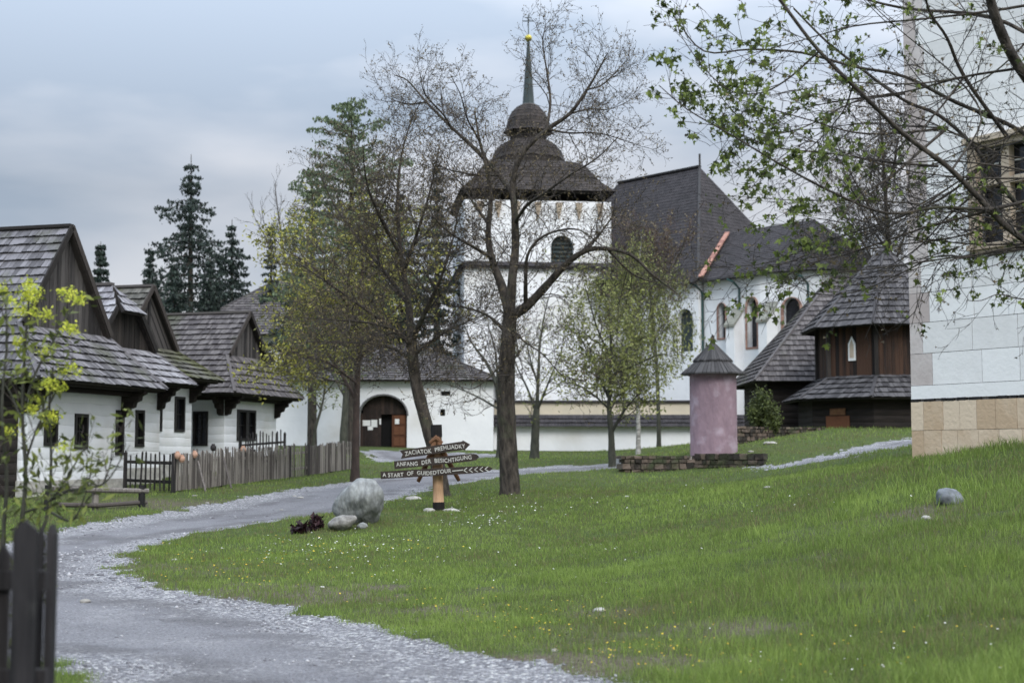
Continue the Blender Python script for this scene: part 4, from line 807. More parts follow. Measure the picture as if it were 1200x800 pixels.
for k in range(4):
    A, B = [((-.25,-.25),(TW+.25,-.25)),((TW+.25,-.25),(TW+.25,TW+.25)),((TW+.25,TW+.25),(-.25,TW+.25)),((-.25,TW+.25),(-.25,-.25))][k]
    a3, b3 = tp_(*A, zc), tp_(*B, zc); u_ = (b3-a3).normalized(); n_ = Vector((-u_.y, u_.x, 0)); L_ = (b3-a3).length; s_ = math.hypot(.25,.3)
    shingles(mb, a3, u_, n_*.25+up*.3, s_, ([0,s_],[0,.25]), ([0,s_],[L_,L_-.25]), .3, .2); mb.obox(a3 - up*.14, b3-a3, n_*.24, up*.12)
obj('string_course', mb, 'shingle_dark', ch)
tc_ = tp_(TW/2, TW/2, 0); k94 = 94.5
zt = lambda py_: at(622, py_, 94.5).z
hwpx = lambda hw: hw/F*94.5
# square bell-curved main roof
prof = [(88.5,239.5),(82.5,234),(74,227),(67,217),(60,208),(53,202.5),(42,198)]
rf = MB(); dk = MB()
for k in range(4):
    an = math.atan2(tdir.y, tdir.x) + k*math.pi/2; ux = Vector((math.cos(an), math.sin(an), 0)); nx = Vector((-ux.y, ux.x, 0))
    for (h0, y0_), (h1, y1_) in zip(prof[:-1], prof[1:]):
        h0, h1 = hwpx(h0)*.985, hwpx(h1)*.985; A = tc_ - ux*h0 - nx*h0 + up*zt(y0_); Vv = nx*(h0-h1) + up*(zt(y1_)-zt(y0_)); L_ = Vv.length
        shingles(rf, A, ux, Vv, L_, ([0,L_],[0,h0-h1]), ([0,L_],[2*h0,h0+h1]), .28, .18, .04, deck=dk)
tr_o = obj('tower_roof', rf, 'shingle_tower', ch); obj('roof_deck', dk, 'dark_wood', tr_o)
so = MB(); h0 = hwpx(87.5); so.obox(tc_ - tdir*h0*.97 - tn*h0*.97 + up*(zt(240.5)-.1), tdir*2*h0*.97, tn*2*h0*.97, up*.08); obj('tower_soffit', so, 'dark_wood', ch)
# octagonal domes above
def oct_roof(name, pr, m='shingle_tower', n=8):
    rf = MB()
    for k in range(n):
        a0, a1 = 2*math.pi*k/n + .12, 2*math.pi*(k+1)/n + .12
        for (h0, y0_), (h1, y1_) in zip(pr[:-1], pr[1:]):
            f_ = lambda h_, a_, y_: tc_ + Vector((math.cos(a_), math.sin(a_), 0))*hwpx(h_) + up*zt(y_)
            A, B, Cc, D = f_(h0,a0,y0_), f_(h0,a1,y0_), f_(h1,a1,y1_), f_(h1,a0,y1_); U_ = (B-A); L0 = U_.length; U_.normalize(); V_ = ((Cc+D)/2-(A+B)/2); s_ = V_.length; L1 = (Cc-D).length
            if s_ < .05: continue
            shingles(rf, A, U_, V_, s_, ([0,s_],[0,(L0-L1)/2]), ([0,s_],[L0,(L0+L1)/2]), .26, .16, .035)
            rf.face([A-V_*0, B, Cc, D])
    return obj(name, rf, m, ch)
oct_roof('middle_dome', [(43,199),(44,190),(40,180),(34,173),(25,168)])
mb = MB(); mb.lathe([(hwpx(22), zt(170)), (hwpx(22), zt(156))], 8, tc_.x, tc_.y, .12); obj('lantern', mb, 'dark_wood', ch)
oct_roof('upper_dome', [(30,157.5),(27.5,155),(26,150),(24,142),(20,134),(14,128),(8,124.5)])
mb = MB(); mb.lathe([(hwpx(8.2), zt(125.5)), (hwpx(7), zt(123)), (hwpx(4.6), zt(90)), (hwpx(1.5), zt(51))], 8, tc_.x, tc_.y, .12); obj('spire', mb, 'spire', ch)
mb = MB(); r_ = hwpx(4.2); zc_ = zt(47); mb.lathe([(r_*math.sin(a_*math.pi/10)+.01, zc_-r_*math.cos(a_*math.pi/10)) for a_ in range(11)], 14, tc_.x, tc_.y); obj('finial_ball', mb, 'gold', ch, smooth=True)
mb = MB(); A = Vector((tc_.x, tc_.y, zt(45))); mb.bar(A, A+up*(zt(20)-zt(45)), .07); z = zt(27); mb.bar(A+Vector((-.38,0,z-A.z)), A+Vector((.38,0,z-A.z)), .06); z = zt(23); mb.bar(A+Vector((-.22,0,z-A.z)), A+Vector((.22,0,z-A.z)), .05); obj('cross', mb, 'spire', ch)
for px_ in (560, 582, 604, 629, 654, 678, 703):
    mb = MB(); a_ = ta(px_); w2 = .22; mb.hexa([tp_(a_-.04,-.12,ZT-1.15),tp_(a_+.04,-.12,ZT-1.15),tp_(a_+.04,-.0,ZT-1.15),tp_(a_-.04,-.0,ZT-1.15),tp_(a_-w2,-.38,ZT-.15),tp_(a_+w2,-.38,ZT-.15),tp_(a_+w2,-.0,ZT-.15),tp_(a_-w2,-.0,ZT-.15)]); obj('eave_corbel', mb, 'sandstone', ch)

# ------------------------------------------------------------------ wooden bell tower with its side wing
bt_c = at(1040, 500, 61.); BX, BY_ = bt_c.x, 61.; kb = 61/F; bz_ = lambda py_: at(1000, py_, 61.).z
t = thing('wooden_bell_tower', 'dark octagonal wooden bell tower with brown upper boards and two shingle roofs', 'tower', (BX, BY_, bz_(503)))
def ring(r, a): return Vector((BX + r*math.cos(a), BY_ + r*math.sin(a), 0))
A8 = [-math.pi/2 + math.pi/8 + k*math.pi/4 for k in range(8)]
def boards8(name, rpx, z0, z1, m, vertical=True):
    mb = MB(); r = rpx*kb
    for k in range(8):
        A, B = ring(r, A8[k]), ring(r, A8[(k+1)%8]); L_ = (B-A).length; u_ = (B-A)/L_; n_ = Vector((u_.y, -u_.x, 0))
        if vertical:
            s_ = 0
            while s_ < L_: w = random.uniform(.11,.19); e_ = min(L_, s_+w); mb.piece(); mb.obox(A+u_*s_+n_*random.uniform(0,.02)+up*z0, u_*(e_-s_-.008), -n_*.1, up*(z1-z0)); s_ += w
        else: mb.face([A+up*z0, B+up*z0, B+up*z1, A+up*z1])
    mb.rr = None; return obj(name, mb, m, t)
boards8('upper_wall', 79, bz_(450), bz_(382), 'brown_boards'); boards8('lower_wall', 104, bz_(506)-.5, bz_(466), 'log_dark', False)
mb = MB()
for k in range(8): A = ring(80.5*kb, A8[k]); mb.bar(A+up*bz_(450), A+up*bz_(382), .16)
obj('corner_post', mb, 'dark_wood', t)
def oct_shingle(name, r0, z0, r1, z1, m, course=.36):
    rf = MB(); dk = MB(); hp = MB()
    for k in range(8):
        A, B, Cc, D = ring(r0*kb, A8[k])+up*z0, ring(r0*kb, A8[(k+1)%8])+up*z0, ring(r1*kb, A8[(k+1)%8])+up*z1, ring(r1*kb, A8[k])+up*z1
        U_ = B-A; L0 = U_.length; U_.normalize(); V_ = (Cc+D)/2-(A+B)/2; s_ = V_.length; L1 = (Cc-D).length
        shingles(rf, A, U_, V_, s_, ([0,s_],[0,(L0-L1)/2]), ([0,s_],[L0,(L0+L1)/2]), course, .14, deck=dk)
    r_ = obj(name, rf, m, t); obj('roof_deck', dk, 'dark_wood', r_)
    for k in range(8): hp = MB(); hp.bar(ring(r0*kb, A8[k])+up*(z0+.05), ring(r1*kb, A8[k])+up*(z1+.05), .14, .07); obj('hip_board', hp, m, r_)
oct_shingle('upper_roof', 99, bz_(388), 3, bz_(292), 'shingle_mid'); oct_shingle('lower_roof', 122, bz_(470), 74, bz_(441), 'shingle_mid')
mb = MB(); yb = BY_-79*kb*math.cos(math.pi/8); A = ring(79*kb, A8[7]); B = ring(79*kb, A8[0]); 
A = ring(79*kb, A8[6]); B_ = ring(79*kb, A8[7]); u_ = (B_-A).normalized(); n_ = Vector((u_.y, -u_.x, 0)); mid = A.lerp(B_, .5)
ic = MB(); hw_, hh = .17, .95; pts_ = [(-hw_,0),(hw_,0),(hw_,.7),(0,1.02),(-hw_,.7)]; z0 = bz_(426)
def sheet(mb, pts, O, u, n, t0, t1):
    P = [O+u*p_[0]+up*p_[1]+n*t1 for p_ in pts]; Q = [O+u*p_[0]+up*p_[1]+n*t0 for p_ in pts]; mb.face(P); mb.face(Q[::-1])
    for j in range(len(P)): mb.face([P[j], P[(j+1)%len(P)], Q[(j+1)%len(P)], Q[j]])
sheet(ic, pts_, mid+up*z0, u_, n_, .02, .06); o = obj('niche', ic, 'paper', t)
ic = MB(); sheet(ic, [(p_[0]*.55, .12+p_[1]*.75) for p_ in pts_], mid+up*z0, u_, n_, .055, .075); obj('niche_figure', ic, 'sandstone', o)
mb = MB(); mb.obox(Vector((gx(964,58), 0, 0))+Vector((0, BY_-104*kb*math.cos(math.pi/8)-.12, bz_(488))), (.68,0,0), (0,.06,0), (0,0,.26)); 
fx = BY_-104*kb*math.cos(math.pi/8)
A6, A7 = ring(104*kb, A8[6]), ring(104*kb, A8[7]); u_ = (A7-A6).normalized(); n_ = Vector((u_.y, -u_.x, 0))
mb = MB(); mb.obox(A6+u_*.9+n_*.04+up*bz_(488), u_*.72, n_*.05, up*.27); obj('sign_board', mb, 'brace', t)
mb = MB(); mb.obox(A6+u_*.7+n_*.02+up*(bz_(506)), u_*1.1, n_*.05, up*.62); obj('door', mb, 'door_brown', t)
# side wing
WY = 64.5; wz = lambda py_: at(950, py_, WY).z; X0, X1 = gx(893, WY), gx(1210, WY); zb3 = wz(503)
t = thing('wooden_church_wing', 'dark log wing beside the bell tower under a huge low shingle roof', 'building', (X0, WY, zb3))
mb = MB(); mb.box(.2, X1-X0, 0, 6.4, -.6, wz(446)-zb3+.1); obj('wall', mb, 'log_dark', t, True)
hiproof(t, .1, X1-X0, 0, 6.4, wz(447)-zb3, wz(315)-zb3, 'shingle_brown', ov=.55, hip=4.4, course=.30, plank=.15)

# ------------------------------------------------------------------ pink kiosk and drystone walls
KY = 48.6; kc = at(836.5, 530, KY); zb4 = kc.z; kk = KY/F
t = thing('round_shrine', 'round pink plastered shrine with pointed dark shingle roof and finial', 'shrine', (kc.x, KY, zb4)); kz = lambda py_: at(836, py_, KY).z - zb4
mb = MB(); n = 48; rows = 26; r0 = 27.3*kk
for i in range(rows+1):
    z = -.5 + (kz(436)+.5)*i/rows
    for k in range(n):
        a = 2*math.pi*k/n; rr = r0*(1 + .012*float(vnoise(np.array(a*3.), np.array(z*1.7), .6, 3)-.5) + (.008 if z < .25 else 0)); mb.v.append((rr*math.cos(a), rr*math.sin(a), z))
for i in range(rows):
    for k in range(n): mb.f.append((i*n+k, i*n+(k+1)%n, (i+1)*n+(k+1)%n, (i+1)*n+k)); mb.r.append(.5)
obj('wall', mb, 'pink', t, True, smooth=True)
rf = MB(); tiers = [(37,437.5,20,422.5),(23,422.5,3.2,402)]
for (ra, ya, rb, yb2) in tiers:
    n = 46
    for k in range(n):
        a0 = 2*math.pi*(k+.06)/n; a1 = 2*math.pi*(k+.94)/n; r1_, r2_ = ra*kk*random.uniform(.985,1.02), rb*kk; z1, z2 = kz(ya)+random.uniform(-.02,.02), kz(yb2); rf.piece()
        P = [(r1_*math.cos(a0),r1_*math.sin(a0),z1),(r1_*math.cos(a1),r1_*math.sin(a1),z1),(r2_*math.cos(a1),r2_*math.sin(a1),z2),(r2_*math.cos(a0),r2_*math.sin(a0),z2)]
        rf.hexa([(p_[0],p_[1],p_[2]-.05) for p_ in P] + P)
rf.rr = None; r_ = obj('roof', rf, 'shrine_shingle', t, True)
mb = MB(); mb.lathe([(36*kk, kz(439)), (34*kk, kz(437.5)), (18.5*kk, kz(422.5)), (2*kk, kz(403))], 24); obj('roof_deck', mb, 'dark_wood', r_, True)
mb = MB(); mb.lathe([(.11,kz(404)),(.08,kz(400)),(.10,kz(398.5)),(.05,kz(396.5)),(.07,kz(395)),(.03,kz(393)),(.01,kz(391.5))], 12); obj('finial', mb, 'dark_wood', t, True, smooth=True)
EXCL.append((kc.x, KY, r0+.05))
def drystone(label, a, b, h, depth, seed, zt=None):
    """rows of irregular stones between two ground points"""
    A, B = a, b; dd = Vector((B.x-A.x, B.y-A.y, 0)); L = dd.length; u_ = dd/L; n_ = Vector((u_.y, -u_.x, 0)); n_ = n_ if n_.y < 0 else -n_
    mb = MB(); z0 = min(A.z, B.z)-.3; top = zt; z = z0; rs = random.Random(seed)
    while z < top - .03:
        hh = min(rs.uniform(.10,.20), top-z); s_ = -rs.random()*.2
        if top - (z+hh) < .05: hh = top - z
        while s_ < L:
            w = rs.uniform(.12,.34); w = min(w, L-s_+.1); gl = A.z + (B.z-A.z)*max(0,min(1,(s_+w/2)/L))
            if z+hh > gl - .25:
                j = lambda: rs.uniform(-.025,.025); o_ = A + u_*s_; o_ = Vector((o_.x, o_.y, 0)); g = .012; mb.piece(rs.random()); pr = rs.uniform(0,.05)
                P = []
                for zz_ in (z+g, z+hh-g):
                    for (q, e_) in ((g, pr), (w-g, pr+j()), (w-g, -depth), (g, -depth)): P.append(o_ + u_*(q+j()*.6) + n_*(e_+j()*.5) + up*(zz_+j()*.5))
                P = [P[0],P[1],P[2],P[3],P[4],P[5],P[6],P[7]]; mb.hexa(P)
            s_ += w
        z += hh
    mb.rr = None; core = Vector((A.x,A.y,0)); mb.piece(0.); mb.obox(core + up*z0 - n_*.02, u_*L, -n_*(depth-.06), up*(top-z0-.06)); mb.rr = None
    return solo('drystone_wall', mb, 'wallstone', label, 'wall', A, 'drystone walls by the shrine')
drystone('low drystone retaining wall in front of the pink shrine', gv(733,45.8), gv(816,46.4), 0, .55, 4, zt=at(775,533.5,46).z)
drystone('drystone wall running from the shrine front into the grass bank', gv(816,46.3), gv(890,45.4), 0, .5, 5, zt=at(850,531,46).z)
drystone('drystone wall between the shrine and the dark wooden building', gv(862,54), gv(965,57), 0, .5, 6, zt=at(900,499.5,55).z)
mb = MB(); A = at(733,533,46.35); mb.obox((A.x, A.y, A.z-.5), (gx(872,46.3)-A.x, 0, 0), (0,4.2,0), (0,0,.46)); o = obj('shrine_terrace', mb, 'rubble'); o['kind'] = 'structure'

# ------------------------------------------------------------------ white ashlar building at the right edge
RK = at(1069, 470, 28.); rd = Vector((.58,-.8146,0)).normalized(); rn = Vector((rd.y, -rd.x, 0)); rn = rn if rn.x < 0 or rn.y < 0 else -rn
# outward normal: towards camera-left
if (Vector((0,0,0))-Vector((RK.x,RK.y,0))).dot(rn) < 0: rn = -rn
K0 = Vector((RK.x, RK.y, 0)); LB = 9.5; ZG = at(1069,545,28).z - .4; ZP = at(1069, 470, 28.).z; ZTOP = 12.6
t = thing('stone_house', 'tall white ashlar building with beige plinth and sandstone mullioned window at the right edge', 'building', (K0.x, K0.y, ZG))
sR = lambda px_: (lambda u: (u*K0.y-K0.x)/(rd.x-u*rd.y))((px_-600)/F/ct)
zR = lambda px_, py_: at(px_, py_, K0.y + rd.y*sR(px_)).z
ws0 = sR(1151); lwid = sR(1182.5)-ws0; ws1 = ws0+3*lwid; wz0, wz1 = zR(1160,286), zR(1160,174)
fr0, fr1 = sR(1141), ws1+.22; fz0, fz1 = zR(1160,298), zR(1160,160)
mb = MB(); wall(mb, K0+up*ZG, rd, up, rect(0,LB,0,ZTOP-ZG), [rect(ws0-.02,ws1+.02,wz0-ZG,wz1-ZG)], -rn*.4)
side = -rn; mb.face([K0+up*ZG, K0-rn*8+up*ZG, K0-rn*8+up*ZTOP, K0+up*ZTOP]); mb.face([K0+up*ZTOP, K0+rd*LB+up*ZTOP, K0+rd*LB-rn*8+up*ZTOP, K0-rn*8+up*ZTOP]); mb.face([K0+rd*LB+up*ZG, K0+rd*LB-rn*8+up*ZG, K0+rd*LB-rn*8+up*ZTOP, K0+rd*LB+up*ZTOP]); mb.face([K0-rn*8+up*ZG, K0+rd*LB-rn*8+up*ZG, K0+rd*LB-rn*8+up*ZTOP, K0-rn*8+up*ZTOP])
wo = obj('wall', mb, 'joint', t)
def slab(mb, s0, s1, z0, z1, o0=.0, o1=.02, g=.006):
    if s1-s0 < .03 or z1-z0 < .03: return
    mb.obox(K0 + rd*(s0+g) + rn*o0 + up*(z0+g), rd*(s1-s0-2*g), rn*(o1-o0), up*(z1-z0-2*g))
ab = MB(); qb = MB(); z = ZP+.30; row = 0
ab.piece(); slab(ab, .0, LB, ZP+.03, ZP+.30, 0, .035)
bh = .615
while z < ZTOP:
    z1 = z+bh*random.uniform(.94,1.06); ql = .48 if row % 2 == 0 else .30
    if row in (0, 7): ql = .52
    qb.piece(); slab(qb, -.004, ql, z, z1, 0, .022, .004)
    s_ = ql
    while s_ < LB:
        w = random.uniform(.75, 1.25); e_ = min(LB, s_+w); ab.piece()
        rects = [(s_, e_, z, z1)]
        if e_ > fr0 and s_ < fr1 and z1 > fz0 and z < fz1:
            rects = []
            if s_ < fr0: rects.append((s_, fr0, z, z1))
            if e_ > fr1: rects.append((fr1, e_, z, z1))
            a_, b_ = max(s_, fr0), min(e_, fr1)
            if z < fz0: rects.append((a_, b_, z, fz0))
            if z1 > fz1: rects.append((a_, b_, fz1, z1))
        for q in rects: slab(ab, *q, 0, .02+random.uniform(0,.008), .0055)
        s_ = e_
    z = z1; row += 1
ab.rr = None; qb.rr = None; obj('ashlar_facing', ab, 'ashlar', t); obj('quoin', qb, 'quoin', t)
pb = MB(); hP = (ZP-(zR(1069,537)))*.5
for r_i in range(3):
    s_ = 0.; z1 = ZP-.015-r_i*hP; z0 = z1-hP
    while s_ < LB:
        w = random.uniform(.36,.52) if s_ > 0 else .30; pb.piece(1. if (s_ == 0 and r_i == 0) else None); slab(pb, s_, min(LB, s_+w), z0, z1, 0, .045+random.uniform(-.004,.006), .004); s_ += w
pb.rr = None; obj('plinth', pb, 'plinthstone', t)
gap = MB(); s_ = 0
while s_ < LB: w = random.uniform(.05,.3); gap.obox(K0+rd*s_+rn*.001+up*(ZP-.022), rd*w, rn*.046, up*(random.uniform(.03,.07))); s_ += w*random.uniform(1,1.8)
obj('plinth_gap', gap, 'frame', t)
# window
wf = MB()
for a_, b_, c_, d_, o1 in ((fr0, ws0, wz0, wz1, .06), (ws1, fr1, wz0, wz1, .06), (fr0, fr1, wz1, fz1-.12, .06), (fr0-.06, fr1+.06, fz1-.12, fz1, .14)):
    wf.piece(); slab(wf, a_, b_, c_, d_, -.1, o1, .002)
wf.piece(); slab(wf, fr0-.02, fr1+.02, wz0-.10, wz0, -.1, .13, .001); wf.piece(); slab(wf, fr0+.02, fr1-.02, fz0, wz0-.10, -.1, .08, .001)
ztr = zR(1170,213); lights = 3; lw_ = (ws1-ws0)/lights
for k in range(1, lights): wf.piece(); slab(wf, ws0+k*lw_-.085, ws0+k*lw_+.085, wz0, wz1, -.20, -.03, .001)
wf.piece(); slab(wf, ws0, ws1, ztr-.06, ztr+.06, -.202, -.028, .001)
wf.rr = None; win = obj('window', wf, 'sandstone', t)
pm = MB(); slab(pm, ws0, ws1, wz0, wz1, -.24, -.205, 0); obj('pane', pm, 'pane', win)
sb = MB()
for k in range(lights):
    c_ = ws0+(k+.5)*lw_
    for zz0, zz1 in ((wz0, ztr-.06), (ztr+.06, wz1)):
        for a_ in (c_-lw_/2+.09, c_+lw_/2-.12, c_-.015): slab(sb, a_, a_+.028, zz0, zz1, -.203, -.175, 0)
        slab(sb, c_-lw_/2+.1, c_+lw_/2-.1, zz0, zz0+.04, -.204, -.173, 0); slab(sb, c_-lw_/2+.1, c_+lw_/2-.1, (zz0+zz1)/2, (zz0+zz1)/2+.03, -.202, -.177, 0)
obj('sash', sb, 'white_paint', win)

# ------------------------------------------------------------------ signpost
SY = 30.; sp = at(512, 600, SY); sp.z = gz(sp.x, SY)[0]; t = thing('signpost', 'wooden guided tour signpost with three dark arrow boards', 'signpost', sp); sk = SY/F
P_ = lambda px_, py_, dy=0.: at(px_, py_, SY+dy)
mb = MB(); mb.tube([P_(514,590), P_(513.5,575), P_(512.5,540), P_(511.5,510)], [.115,.112,.11,.11], 14); obj('post', mb, 'post_wood', t, smooth=True)
mb = MB(); mb.tube([P_(514.3,604), P_(514,588)], [.13,.125], 12); obj('charred_foot', mb, 'char', t); mb = MB(); mb.tube([P_(511.6,512), P_(511.2,497.5)], [.122,.12], 12); obj('charred_top', mb, 'char', t)
mb = MB(); mb.tube([P_(511,512,-.1), P_(507,526,-.12), P_(499,545,-.05), P_(490,564,.02)], [.05,.06,.055,.04], 8); obj('brace', mb, 'brace', t); mb = MB(); mb.tube([P_(512,512,-.1), P_(517,526,-.12), P_(527,543,-.05), P_(538,563,.02)], [.05,.06,.055,.04], 8); obj('brace', mb, 'brace', t)
mb = MB(); mb.tube([P_(504,519,-.1), P_(511,513,-.13), P_(518,519,-.1)], [.04,.07,.04], 8); obj('carved_knot', mb, 'brace', t)
def text_mesh(txt, size):
    cu = bpy.data.curves.new('lettering', 'FONT'); cu.body = txt; cu.size = size; cu.extrude = .006; cu.offset = .002; cu.align_x = 'LEFT'; cu.space_character = 1.08
    o = bpy.data.objects.new('lettering', cu); C.objects.link(o); bpy.context.view_layer.update(); me = bpy.data.meshes.new_from_object(o.evaluated_get(bpy.context.evaluated_depsgraph_get())); bpy.data.objects.remove(o); return me
for k, (a, b, wid, txt, tx0, tx1, kind_) in enumerate((((469,532.5),(551,520.5),9.6,'ZACIATOK  PREHLIADKY',474.5,545,'notch'),((462,544.8),(561.5,534.8),9.2,'ANFANG  DER  BESICHTIGUNG',464.5,552,'round'),((446,556.8),(577.5,548.8),8.8,'A START  OF  GUIDEDTOUR',448.5,528,'tip'))):
    A, B = P_(*a, -.25-.006*k), P_(*b, -.25-.006*k); u_ = (B-A); L_ = u_.length; u_.normalize(); v_ = Vector((-u_.z, 0, u_.x)); v_ = v_ if v_.z > 0 else -v_; h = wid*sk/2
    if kind_ == 'notch': pts = [(0,-h),(L_-.16,-h),(L_-.14,-h*1.25),(L_,0),(L_-.14,h*1.25),(L_-.16,h),(0,h),(.05,0)]
    elif kind_ == 'round': pts = [(0,-h),(L_-.18,-h*.95),(L_-.06,-h*.75),(L_,0),(L_-.06,h*.75),(L_-.18,h*.95),(0,h)]
    else: pts = [(0,-h*.95),(L_*.5,-h),(L_-.25,-h*.9),(L_-.05,-h*.5),(L_,0),(L_-.06,h*.5),(L_-.25,h*.9),(L_*.6,h),(0,h)]
    mb = MB(); Fp = [A + u_*x_ + v_*y_ for x_, y_ in pts]; Bp = [q + Vector((0,.035,0)) for q in Fp]; mb.face(Fp); mb.face(Bp[::-1])
    for j in range(len(Fp)): mb.face([Fp[j], Fp[(j+1)%len(Fp)], Bp[(j+1)%len(Fp)], Bp[j]])
    bo = obj('arrow_board', mb, 'board', t); bo['label'] = ['top arrow board in Slovak','middle arrow board in German','bottom and longest arrow board in English'][k]
    me = text_mesh(txt, h*1.75); xs = [v.co.x for v in me.vertices]; sc = ((tx1-tx0)*sk)/(max(xs)-min(xs)); hs = h*1.02/max(v.co.y for v in me.vertices)
    off = (tx0-a[0])*sk; inv = Matrix.Translation(-Vector(t.location)) 
    for v in me.vertices:
        x_, y_ = v.co.x*sc, v.co.y*hs - h*.51; jy = .012*math.sin(x_*9+k); v.co = inv @ (A + u_*(off+x_) + v_*(y_+jy) + Vector((0,-.008+v.co.z*.5,0)))
    obj('lettering', me, 'white_paint', bo)
    if kind_ == 'tip':
        mb = MB(); x_ = 82*sk+.02
        mb.bar(A+u_*x_+Vector((0,-.01,0)), A+u_*(x_+.22)+v_*.01+Vector((0,-.01,0)), .012, .02)
        x_ += .24
        while x_ < L_-.15:
            for s_ in (-1,1): mb.bar(A+u_*x_+v_*.0+Vector((0,-.01,0)), A+u_*(x_+.07)+v_*(s_*h*.62)+Vector((0,-.01,0)), .01, .016)
            x_ += .11
        obj('painted_feather', mb, 'white_paint', bo)
for nm, px_, py_, r_, lab in (('pale_stone',503,600,(.13,.12,.07),'pale flat stone left of the signpost foot'),('pale_stone',529,599,(.2,.12,.055),'longer pale flat stone right of the signpost foot')):
    g = at(px_, py_, SY-.15); g.z = gz(g.x, g.y)[0]; mb = MB(); rock(mb, (g.x,g.y,g.z+.03), r_, px_); solo(nm, mb, 'rock_white', lab, 'stone', g, 'pale stones at the signpost foot', smooth=True)

# ------------------------------------------------------------------ boulder and stones
def place_rock(name, m, px_, base_py, Y_, rx, ry, rz, label, seed, sink=.25, n=28, sub=18, tilt=0, group=None):
    g = at(px_, base_py, Y_); g.z = float(gz(g.x, Y_)[0]); mb = MB(); rock(mb, (0,0,0), (rx,ry,rz), seed, n, sub); rm = Matrix.Rotation(tilt, 4, 'Y')
    mb.v = [tuple(rm @ Vector(v) + g + Vector((0,0,rz*(1-sink)))) for v in mb.v]; return solo(name, mb, m, label, 'rock' if rz > .1 else 'stone', g, group, smooth=True)
place_rock('boulder', 'boulder', 420, 607, 27, .50, .46, .47, 'big rounded grey boulder with dark bands beside the road bend', 21, .15, tilt=-.25)
place_rock('small_boulder', 'speckled', 402, 610, 26.3, .27, .22, .17, 'small speckled rock leaning on the left foot of the big boulder', 8, .3, 18, 12, tilt=-.3)
place_rock('pebble_stone', 'boulder', 424, 609, 26.3, .10, .09, .07, 'fist sized grey stone in front of the big boulder', 9, .3, 12, 8)
place_rock('lawn_rock', 'rock_blue', 1112, 588, 20, .23, .2, .155, 'blue grey rock half sunk in the lawn below the white building', 12, .55, 20, 14, tilt=.2)
place_rock('pale_stone', 'rock_white', 1085, 598, 18.6, .07, .06, .045, 'small pale stone just left of the blue grey rock', 14, .3, 12, 8)
LAWNST = [(444,708,.055,'white stone in the bare patch above the near road edge'),(378,690,.05,'flat white stone lying left of the white one in the bare patch'),(703,716,.09,'flattish white stone in the middle of the lower lawn'),(692,638,.05,'tiny white stone high on the mid lawn'),(352,582,.10,'white stone at the grass edge right below the brown cottage fence'),(228,581,.09,'white stone on the grass verge under the bend fence'),(243,589,.07,'small stone at the verge right of the one under the bend fence'),(330,596,.06,'small white stone in the road left of the dark plant'),(485,586,.22,'flat pale slab on the road edge left of the signpost'),(880,530,.16,'white stone on the bank behind the pink shrine wall'),(903,520,.30,'flat white slab near the upper drystone wall'),(734,582,.1,'white stone in the lawn below the low drystone wall'),(205,657,.08,'pale stone at the tip of the lawn beside the road'),(100,702,.1,'pale stone in the gravel near the left foreground fence'),(650,763,.05,'half hidden white stone by the near lawn edge'),(345,580,.07,'second stone beside the white one below the brown cottage fence'),(900,571,.09,'small white stone below the gravel path start')]
for k, (a, b, r_, lab) in enumerate(LAWNST):
    x_, y_ = gpt(a, b); g = Vector((x_, y_, float(gz(x_, y_)[0]))); mb = MB(); r_ *= .72; rock(mb, (x_,y_,g.z+r_*.12), (r_*random.uniform(.9,1.4),r_*.9,r_*.42), 30+k, 12, 8); solo('pale_stone', mb, 'rock_white', lab, 'stone', g, 'pale stones scattered in the grass', smooth=True)
gravel()

# ------------------------------------------------------------------ vegetation
class Tubes:
    def __init__(s): s.g = {}
    def add(s, pts, r0, r1, sides):
        s.g.setdefault((len(pts), sides), []).append((pts, r0, r1))
    def mesh(s, name):
        VV = []; FF = []; RR = []; b = 0
        for (n, sd_), L in s.g.items():
            P = np.array([q[0] for q in L], float); N_ = len(L)
            if sd_ < 5 or n < 2: Rr = np.array([np.linspace(q[1], q[2], n) for q in L])
            else: Rr = np.array([q[1] if hasattr(q[1], '__len__') else np.linspace(q[1], q[2], n) for q in L])
            T = np.empty_like(P); T[:,1:-1] = P[:,2:]-P[:,:-2]; T[:,0] = P[:,1]-P[:,0]; T[:,-1] = P[:,-1]-P[:,-2]; T /= np.linalg.norm(T, axis=2, keepdims=True)+1e-9
            D = P[:,-1]-P[:,0]; ref = np.where((np.abs(D[:,2]) > .7*np.linalg.norm(D, axis=1))[:,None], np.array([[1.,.03,0]]), np.array([[.02,.03,1.]]))[:,None,:]
            U_ = np.cross(T, ref); U_ /= np.linalg.norm(U_, axis=2, keepdims=True)+1e-9; W_ = np.cross(T, U_)
            a = np.arange(sd_)*2*np.pi/sd_; V = P[:,:,None]+Rr[:,:,None,None]*(U_[:,:,None]*np.cos(a)[:,None]+W_[:,:,None]*np.sin(a)[:,None])
            VV.append(V.reshape(-1,3)); i = np.arange(n-1)[:,None]*sd_; k = np.arange(sd_)[None]; k2 = (k+1)%sd_
            q = np.stack([i+k, i+k2, i+sd_+k2, i+sd_+k], -1).reshape(-1,4); FF.append((q[None]+np.arange(N_)[:,None,None]*n*sd_+b).reshape(-1,4)); RR.append(np.repeat(rng.random(N_), len(q))); b += V.size//3
        return fast_mesh(name, np.concatenate(VV), [np.concatenate(FF)], rnd=np.concatenate(RR), smooth=True)
def vrand(): return Vector((random.gauss(0,1), random.gauss(0,1), random.gauss(0,1)))
